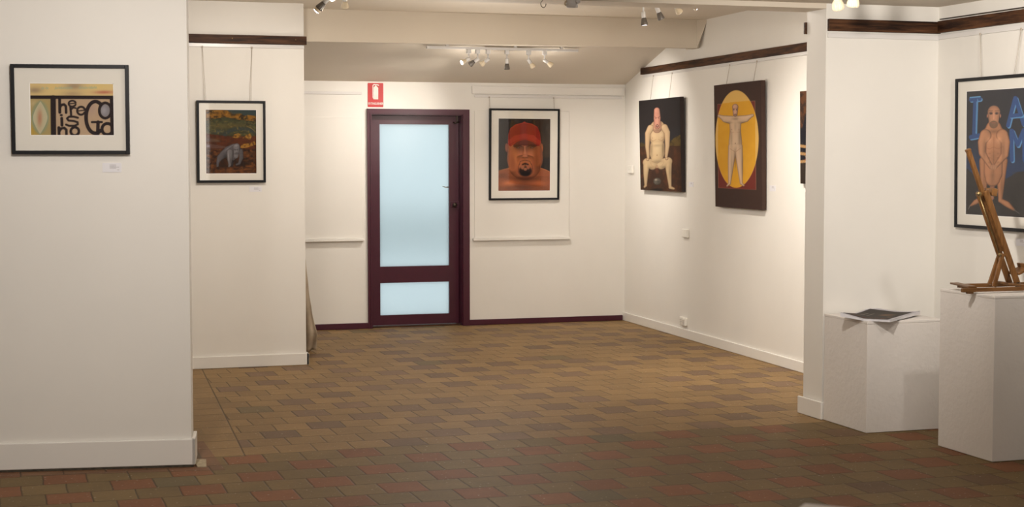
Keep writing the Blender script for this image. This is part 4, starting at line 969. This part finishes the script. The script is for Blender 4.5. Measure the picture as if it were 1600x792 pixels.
# ------------------------------------------------------------------ track lights
def track(p, q, label, z):
    t = thing('lighting_track', label, 'light track', p)
    v = Vector(q) - Vector(p)
    MB().bar((0, 0, 0), tuple(v), .034, .022, r=.002).build('track_bar', M['lampw'], t)
    d = v.normalized(); MB().bar((0, 0, 0), tuple(-d * .012), .038, .026).build('end_cap', M['lampw'], t); MB().bar(tuple(v), tuple(v + d * .012), .038, .026).build('end_cap', M['lampw'], t)
    return t
def lamp(top, aim, kind, label, stem=.055, power=0, angle=60, group='spotlights', scale=1., col=WARM, adapter=True, soft=.012, spill=.015):
    """top = underside of the track; the holder pivots at the foot of the stem and points along aim"""
    aim = Vector(aim).normalized(); s = scale
    t = thing('spotlight', label, 'spotlight', top, group=group)
    if adapter: MB().bbox((-.019 * s, -.019 * s, 0), (.019 * s, .019 * s, -.038 * s), .003).build('adapter', M['lampw'], t)
    z0 = -.038 * s if adapter else 0
    MB().tube([(0, 0, z0), (0, 0, z0 - stem)], .0065 * s, 10).build('stem', M['lampw'], t)
    P = Vector((0, 0, z0 - stem))
    MB().lathe(P - aim * .012 * s, aim, [(0, .012 * s), (.003 * s, .016 * s), (.046 * s, .0165 * s), (.048 * s, .014 * s)], 20).build('lamp_holder', M['lampw'], t)
    Q = P + aim * .036 * s
    if kind == 'grey':
        b = MB().lathe(Q, aim, [(0, .013 * s), (.004 * s, .017 * s), (.010 * s, .0195 * s), (.045 * s, .0265 * s), (.050 * s, .0275 * s), (.054 * s, .0265 * s)], 28).build('bulb', M['grey'], t)
        MB().lathe(Q - aim * .002 * s, aim, [(0, .015 * s), (.005 * s, .015 * s)], 20).build('collar', M['blackp'], b)
        L = .054
    elif kind == 'ribbed':
        b = MB().lathe(Q, aim, [(0, .014 * s), (.01 * s, .018 * s), (.02 * s, .026 * s), (.04 * s, .031 * s), (.055 * s, .032 * s), (.062 * s, .029 * s)], 44, 1, .07).build('bulb', M['cream'], t); L = .062
    else:
        b = MB().lathe(Q, aim, [(0, .014 * s), (.012 * s, .0165 * s), (.026 * s, .022 * s), (.040 * s, .026 * s), (.046 * s, .026 * s), (.048 * s, .025 * s)], 28).build('bulb', M['cream'], t); L = .048
    R = Q + aim * L * s
    if kind == 'grey' and 'cream lens' in label:
        MB().lathe(R - aim * .004 * s, aim, [(0, .0235 * s), (.020 * s, .0245 * s), (.026 * s, .022 * s)], 24).build('glass_hood', M['cream'], b)['label'] = 'cream glass hood below the grey reflector'
        R = R + aim * .026 * s
    MB().lathe(R, aim, [(-.004 * s, .020 * s), (-.001 * s, .0205 * s), (.0005 * s, .017 * s), (.001 * s, .004 * s)], 24).build('lit_face', M['lit'], b)
    if power:
        w_ = Vector(top) + R + aim * .012 * s
        spot('lamp_beam', w_, w_ + aim, power, col, angle, 1., .012)
        point('fill_point', w_ + aim * .015, power * spill, col, .004)  # weak all-round fill added at each head to brighten the ceiling
    return t
TZ = 2.655; TY = 14.02
zt_ = 2.655
tp = Vector((3.77, TY, 2.650)); tq = Vector((5.20, TY, 2.650))
track(tp, tq, 'white lighting track on the raked ceiling before the back wall', 0)
# the bar stands off the raked ceiling on short clips
MB_ = MB()
for x in (3.95, 4.6, 5.05): MB_.box((x - .012, TY - .012, 2.660), (x + .012, TY + .012, zr(TY) + .01))
o = MB_.build('track_clip', M['lampw']); struct(o, 'small standoffs fixing the track to the raked ceiling'); o.name = 'trim_16'
TB = 2.639
G1 = 'spotlights on the back track'
for x, aim, kind, pw, lab, ang in (
        (4.155, (-.85, -.25, -.42), 'cream', 12, 'leftmost spotlight on the back track, its glowing face turned left', 120),
        (4.240, (-.66, .42, -.52), 'grey', 24, 'dark grey spotlight second from left on the back track', 90),
        (4.338, (-.50, .60, -.48), 'cream', 24, 'cream spotlight third from left on the back track', 90),
        (4.520, (.06, .18, -.96), 'grey', 18, 'dark grey spotlight pointing straight down from the back track', 100),
        (4.730, (.60, .30, -.70), 'cream', 30, 'cream spotlight second from right on the back track', 90),
        (4.885, (.80, .04, -.50), 'cream', 34, 'rightmost cream spotlight on the back track, pointing right', 90)):
    lamp((x, TY, TB), aim, kind, lab, .048, pw, ang, G1)
# side track, runs towards the viewer under the flat ceiling
track(Vector((4.67, 11.35, Z_FAR - .012)), Vector((4.67, 9.5, Z_FAR - .012)), 'white lighting track along the right side behind the header', 0)
G2 = 'spotlights behind the header'
for y, st, aim, kind, lab, pw in (
        (11.16, .078, (.12, .02, -.95), 'grey', 'dark grey spotlight hanging farthest along the side track', 22),
        (10.90, .062, (.42, .10, -.88), 'grey', 'dark grey slanting spotlight, second along the side track', 30),
        (10.60, .058, (.60, .15, -.70), 'cream', 'cream spotlight pointing right, third along the side track', 40),
        (10.34, .060, (.66, -.25, -.60), 'cream', 'cream spotlight with a glowing edge, fourth along the side track', 40),
        (10.13, .058, (.80, -.55, -.34), 'cream', 'half hidden glowing spotlight, nearest along the side track', 12)):
    lamp((4.67, y, Z_FAR - .022), aim, kind, lab, st, pw, 95, G2)
# lamps at the top edge, left
G3 = 'spotlights at the top edge on the left'
lamp((2.165, 10.62, 2.80), (-.52, .35, -.62), 'grey', 'grey spotlight with a cream lens at the top edge, left', .045, 24, 90, G3)
lamp((2.235, 10.9, 2.85), (.06, -.80, -.50), 'cream', 'spotlight just showing its lit face at the top edge', .03, 0, 90, G3)
lamp((2.30, 10.7, 2.83), (.10, .45, -.80), 'cream', 'cream spotlight at the top edge, right of the grey one', .045, 8, 90, G3)
track(Vector((1.2, 10.68, Z_FAR - .012)), Vector((2.9, 10.68, Z_FAR - .012)), 'white lighting track above the top left spotlights', 0)
# lamps of the front room, top right
G4 = 'ribbed spotlights in the front room'
lamp((4.36, 7.74, 2.618), (.35, .25, -.90), 'ribbed', 'ribbed cream spotlight with one bright side, top right', .03, 0, 90, G4)
lamp((4.395, 7.60, 2.618), (.05, .25, -.96), 'ribbed', 'ribbed cream spotlight in shade, right of the bright one', .022, 0, 90, G4)
track(Vector((4.38, 8.3, Z_NEAR - .012)), Vector((4.38, 6.6, Z_NEAR - .012)), 'white lighting track on the front room ceiling', 0)

# ceiling junction box with two knobs, and a bare hook
YJ = 8.62
d_ = ray(894, 4); P_ = CAMP + d_ * (YJ / d_.y); k = YJ * 1.05 / 2500.
t = thing('junction_box', 'white round ceiling junction box in front of the header', 'ceiling fitting', (P_.x, P_.y, Z_NEAR))
zb = CAMP.z + ray(894, 12).z * YJ / ray(894, 12).y; hb_ = Z_NEAR - zb
MB().lathe((0, 0, 0), (0, 0, -1), [(0, 9.6 * k), (hb_ - .004, 9.2 * k), (hb_, 8.4 * k)], 28).build('body', M['lampw'], t)
MB().lathe((5.5 * k, -8 * k, -hb_ + 9.5 * k), (.15, -1, 0), [(0, 4 * k), (.012, 4 * k), (.015, 2.6 * k)], 18).build('knob', M['lampw'], t)
MB().tube([(-9 * k, 0, -hb_ + 10 * k), (-11.5 * k, 0, -hb_ + 8 * k), (-12 * k, 0, -hb_ + 5 * k), (-10 * k, 0, -hb_ + 3.2 * k)], 1.5 * k, 8).build('lug', M['cream'], t)
d_ = ray(849, 6.5); P_ = CAMP + d_ * (YJ / d_.y)
t = thing('ceiling_hook', 'thin bare metal hook hanging beside the junction box', 'hook', (P_.x, P_.y, Z_NEAR))
zc_ = P_.z - Z_NEAR
pts = [(.0, 0, 0), (0, 0, zc_ + 9 * k)] + [(4.3 * k * math.cos(math.radians(a)), 0, zc_ + 5.3 * k * math.sin(math.radians(a))) for a in range(110, 372, 20)]
MB().tube(pts, .7 * k, 8).build('hook_wire', M['steel'], t)

# ------------------------------------------------------------------ plinths
def plinth(x0, y0, x1, y1, h, label, rz=0.):
    t = thing('plinth', label, 'plinth', ((x0 + x1) / 2, (y0 + y1) / 2, 0), (0, 0, rz)); a, b = (x1 - x0) / 2, (y1 - y0) / 2
    m = MB(); m.bbox((-a, -b, .002), (a, b, h - .016), .003); m.build('box_body', M['plinth'], t)
    m = MB(); m.bbox((-a - .0015, -b - .0015, h - .0165), (a + .0015, b + .0015, h), .003); m.build('top_board', M['plinth'], t)
    return t
P1H = .676; P2H = .910
plinth(4.988, 8.425, 5.51, 8.945, P1H, 'low white plinth with the catalogue on top')
plinth(5.166, 7.405, 5.70, 7.93, P2H, 'tall white plinth carrying the wooden easel')
def onz(px, py, z): r = ray(px, py); return CAMP + r * ((z - CAM_H) / r.z)
c0 = onz(1258, 786, 1.12); c1 = onz(1400, 800, 1.12); ex_ = (c1 - c0).normalized(); ey_ = Vector((ex_.y, -ex_.x, 0))
if ey_.dot(c0) > 0: ey_ = -ey_
cc_ = c0 + ex_ * .15 + ey_ * .15
plinth(cc_.x - .15, cc_.y - .15, cc_.x + .15, cc_.y + .15, 1.12, 'blurred pale plinth corner at the bottom edge, closest to the viewer', math.atan2(ex_.y, ex_.x))

# ------------------------------------------------------------------ catalogue on the low plinth
t = thing('exhibition_catalogue', 'open glossy black catalogue with curled corners on the low plinth', 'booklet', (5.23, 8.68, P1H))
def onz(px, py, z): r = ray(px, py); return CAMP + r * ((z - CAM_H) / r.z)
KL = onz(1313, 494, P1H + .02); KT = onz(1360, 480.5, P1H + .02); KR = onz(1438, 489, P1H + .02); KB = onz(1391, 501, P1H + .012)
Cc = (KL + KT + KR + KB) / 4
# a sheet with corners L (front left), T, R, B; drawn in a (u: L->B, v: L->T) frame
Lb = Vector((4.955, 8.66)); Tb = Vector((5.33, 8.955)); Rb = Vector((5.50, 8.71)); Bb = Vector((5.09, 8.345))
Lb, Tb, Rb, Bb = [Vector((p.x, p.y)) for p in (KL, KT, KR, KB)]
def sheet(u, v, lift=0.):
    p = Lb * (1 - u) * (1 - v) + Bb * u * (1 - v) + Tb * (1 - u) * v + Rb * u * v
    z = P1H + .004 + lift + .030 * max(0, 1 - 2.2 * math.hypot(u, v)) ** 1.0 + .020 * (max(0, u - .45) / .55) ** 2 * v + .018 * max(0, v - .6) * (1 - u) + .006 * max(0, u - .5) * (1 - v)
    return p, z
W2, H2 = 120, 120
c = Canvas(W2, H2, (0, 0), (100, 0), (0, 100), (100, 100), 31)    # X: u, Y: v
c.fill((196, 192, 200)); c.poly([(4, 2), (94, 2), (94, 91), (5, 91)], (52, 46, 42)); n = c.noise(30, 20, 3); c.poly([(4, 2), (94, 2), (94, 91), (5, 91)], (74, 62, 52), .6, np.clip((n - .45) * 3, 0, 1))
for k in range(6): c.cap([(14 + k * 12, 12), (19 + k * 12, 14)], 2.4, (120, 66, 46), 0, 1.5, .8)
for x_ in (22, 34): c.cap([(x_, 30), (x_, 56)], 1.4, (168, 160, 150), 0, 1.2, .8)
c.ell(62, 52, 20, 7, (132, 98, 74), .3, 4, rot=20); c.ell(80, 30, 10, 5, (120, 90, 70), .3, 4)
for k in range(26):
    c.ell(3 + k * 3.8, 96, 1.1, 1.6, (60, 56, 66), 0, 1); c.ell(97, 6 + k * 3.6, 1.3, 1.0, (80, 76, 86), 0, 1)
co = np.zeros((H2, W2, 3))
for j in range(H2):
    for i in range(W2):
        p, z = sheet(c.u[j, i], c.v[j, i], .010); co[j, i] = (p.x - 5.23, p.y - 8.68, z - P1H)
grid_mesh('cover', co, c.C, t)
m = MB(); n_ = 20; vs = []
for lay in (0, 1):
    for j in range(n_ + 1):
        for i in range(n_ + 1):
            p, z = sheet(i / n_, j / n_, .0005 if lay == 0 else .0085); vs.append((p.x - 5.23, p.y - 8.68, (z - P1H) if lay else max(.0005, (z - P1H) * .55 - .001)))
N1 = (n_ + 1) ** 2; fs = []
for lay in (0, 1):
    for j in range(n_):
        for i in range(n_):
            a_ = lay * N1 + j * (n_ + 1) + i; fs.append((a_, a_ + 1, a_ + n_ + 2, a_ + n_ + 1))
for i in range(n_):
    for (a_, b_) in ((i, i + 1), (n_ * (n_ + 1) + i, n_ * (n_ + 1) + i + 1), (i * (n_ + 1), (i + 1) * (n_ + 1)), (i * (n_ + 1) + n_, (i + 1) * (n_ + 1) + n_)): fs.append((a_, b_, b_ + N1, a_ + N1))
m.add(vs, fs); m.build('pages', M['paper'], t)

# ------------------------------------------------------------------ table easel on the tall plinth
EY0, EY1 = 7.60, 7.80
t = thing('table_easel', 'wooden table easel leaning back on the tall plinth', 'easel', (5.40, 7.70, P2H))
def E_(x, y, z): return (x - 5.40, y - 7.70, z - P2H)
def ex(px, py, y): r = ray(px, py); P = CAMP + r * (y / r.y); return P.x, P.z
# base runners
for yy in (7.575, 7.845):
    x0_, z_ = ex(1503 if yy < 7.7 else 1497, 452, yy)
    m = MB(); m.bar(E_(x0_, yy, P2H + .020), E_(x0_ + .49, yy, P2H + .020), .022, .022); m.bbox(E_(x0_ + .03, yy - .009, P2H), E_(x0_ + .07, yy + .009, P2H + .010), .002); m.bbox(E_(x0_ + .42, yy - .009, P2H), E_(x0_ + .46, yy + .009, P2H + .010), .002)
    m.build('base_runner', M['easelx'], t)
MB().bar(E_(5.14, 7.575, P2H + .036), E_(5.20, 7.845, P2H + .036), .05, .010).build('base_crossbar', M['easelx'], t)
MB().bar(E_(5.47, 7.575, P2H + .036), E_(5.49, 7.845, P2H + .036), .03, .012).build('base_crossbar', M['easelx'], t)
# leaning frame
def rail(p0, p1, y, w, d):
    a_ = ex(*p0, y); b_ = ex(*p1, y); return E_(a_[0], y, a_[1]), E_(b_[0], y, b_[1])
yA, yB = 7.67, 7.745
p, q = rail((1591, 447), (1540, 298), yA, 0, 0); m = MB(); m.bar(p, q, .018, .036, up=(1, 0, .3), r=.006); m.build('side_rail', M['easel'], t)
off = Vector(q) - Vector(p)
p2 = Vector((p[0] - .0, yB - 7.70, p[2])); q2 = p2 + off * .99
m = MB(); m.bar(p2, q2, .018, .036, up=(1, 0, .3), r=.006); m.build('side_rail', M['easel'], t)
yM = 7.71
p, q = rail((1566, 392), (1513, 236), yM, 0, 0); m = MB(); m.bar(p, q, .024, .024, up=(1, 0, .3), r=.003); m.build('mast', M['easel'], t)
dirv = (Vector(q) - Vector(p)).normalized(); nrm = Vector((dirv.z, 0, -dirv.x))
m = MB(); tip = Vector(q); m.bar(tip - dirv * .002, tip + dirv * .012, .028, .028, up=(1, 0, .3), r=.004); m.build('mast_cap', M['easel'], t)
# top clamp block and the lower tray
a_ = ex(1551, 305, 7.71); m = MB(); cpos = Vector(E_(a_[0], 7.71, a_[1]))
m.bar(cpos + Vector((-.03, 0, .02)) - nrm * .0, cpos + Vector((.012, 0, -.004)) + dirv * .02, .085, .045, up=tuple(dirv), r=.006); m.build('canvas_clamp', M['easel'], t)
a_ = ex(1590, 424, 7.71); cpos = Vector(E_(a_[0], 7.71, a_[1])); m = MB()
m.bar(cpos + Vector((-.03, 0, -.012)), cpos + Vector((.045, 0, .018)), .11, .012, up=tuple(dirv), r=.002); m.bar(cpos + Vector((.045, 0, .016)), cpos + Vector((.036, 0, .045)), .11, .010, up=(1, 0, .3), r=.002)
m.build('canvas_tray', M['easel'], t)
# struts
for yy, top_, bot_ in ((7.66, (1567, 396), (1553, 448)), (7.76, (1563, 393), (1546, 444))):
    p, q = rail(bot_, top_, yy, 0, 0); m = MB(); m.bar(p, q, .014, .024, up=(1, 0, .2), r=.003); m.build('strut', M['easel'], t)
p, q = rail((1563, 395), (1533, 305), 7.70, 0, 0); p = Vector(p) + Vector((-.008, 0, 0)); q = Vector(q) + Vector((-.012, 0, 0))
m = MB(); m.tube([p, q], .0035, 8); m.build('adjusting_rod', M['brass'], t)
m = MB()
a_ = ex(1592, 446, 7.65); m.lathe(E_(a_[0], 7.659, a_[1]), (0, -1, 0), [(0, .018), (.008, .018), (.012, .012), (.02, .012)], 16); m.build('pivot_knob', M['dbrass'], t)
m = MB(); a_ = ex(1531, 303, 7.66); m.lathe(E_(a_[0] + .005, 7.690, a_[1]), (-.2, -1, 0), [(0, .008), (.018, .008), (.02, .014), (.03, .012)], 14); m.build('clamp_screw', M['brass'], t)
m = MB(); a_ = ex(1566, 398, 7.63); m.lathe(E_(a_[0], 7.659, a_[1]), (0, -1, 0), [(0, .008), (.006, .01), (.012, .007)], 14); m.build('clamp_screw', M['brass'], t)

# ------------------------------------------------------------------ canvas drop cloth leaning behind the short left wall
rows, cols = 40, 30; co = []
prof = [(0, 12.5), (1, 0)]
edge = [(474, 378, 1.0), (478, 420, 0), (483, 460, 0), (488, 490, 0), (495, 520, 0), (494.5, 534, 0), (493.5, 546, 0)]
def cy_(z): return 13.52 - .55 * min(1, max(0, z) / .94)
es = []
for (px, py, _) in edge:
    y = 13.3
    for _i in range(12): r = ray(px, py); P = CAMP + r * (y / r.y); y = cy_(P.z)
    es.append((P.z, P.x, y))
es = sorted(es); es[0] = (0.004, es[0][1], es[0][2]); print('cloth', es)
es.append((1.25, es[-1][1] - .03, 12.92))
zs_ = [e[0] for e in es]; vs = []
for j in range(rows + 1):
    z = zs_[0] + (zs_[-1] - zs_[0]) * (j / rows)
    x = np.interp(z, zs_, [e[1] for e in es]); y = np.interp(z, zs_, [e[2] for e in es])
    for i in range(cols + 1):
        u = i / cols; wv = (1 - z / 1.35)
        vs.append((x - .36 * u * (.35 + .65 * wv) , y - .03 * wv + .035 * wv * math.sin(u * 19 + z * 3) + .012 * math.sin(z * 26 + u * 5) * wv + .10 * u * 0, z + (.006 * math.sin(u * 23) + .006 if j == 0 else 0)))
fs = [(j * (cols + 1) + i, j * (cols + 1) + i + 1, (j + 1) * (cols + 1) + i + 1, (j + 1) * (cols + 1) + i) for j in range(rows) for i in range(cols)]
m = MB(); m.add(vs, fs, True); o = m.build('drop_cloth', M['cloth']); tag(o, 'beige canvas drop cloth leaning behind the end of the short left wall', 'cloth')
md = o.modifiers.new('thickness', 'SOLIDIFY'); md.thickness = .006

# bare mortar patch and dark gap strip at the foot of the left wall
m = MB(); m.add([(1.028, 8.60, .0), (1.075, 8.592, .0), (1.10, 8.80, .0), (1.03, 8.83, .0), (1.028, 8.60, .006), (1.075, 8.592, .004), (1.10, 8.80, .005), (1.03, 8.83, .007)],
      [(4, 5, 6, 7), (0, 1, 5, 4), (1, 2, 6, 5), (2, 3, 7, 6)])
struct(m.build('trim_17', M['mortar']), 'bare mortar patch beside the left baseboard corner')
m = MB(); m.T = Matrix.Translation(W_LEFT.a) @ Matrix.Rotation(W_LEFT.rz, 4, 'Z'); m.box((0, 0, .0005), (W_LEFT.L + .01, -.017, .013))
struct(m.build('trim_18', M['gapstrip']), 'dark strip in the gap under the left baseboard')
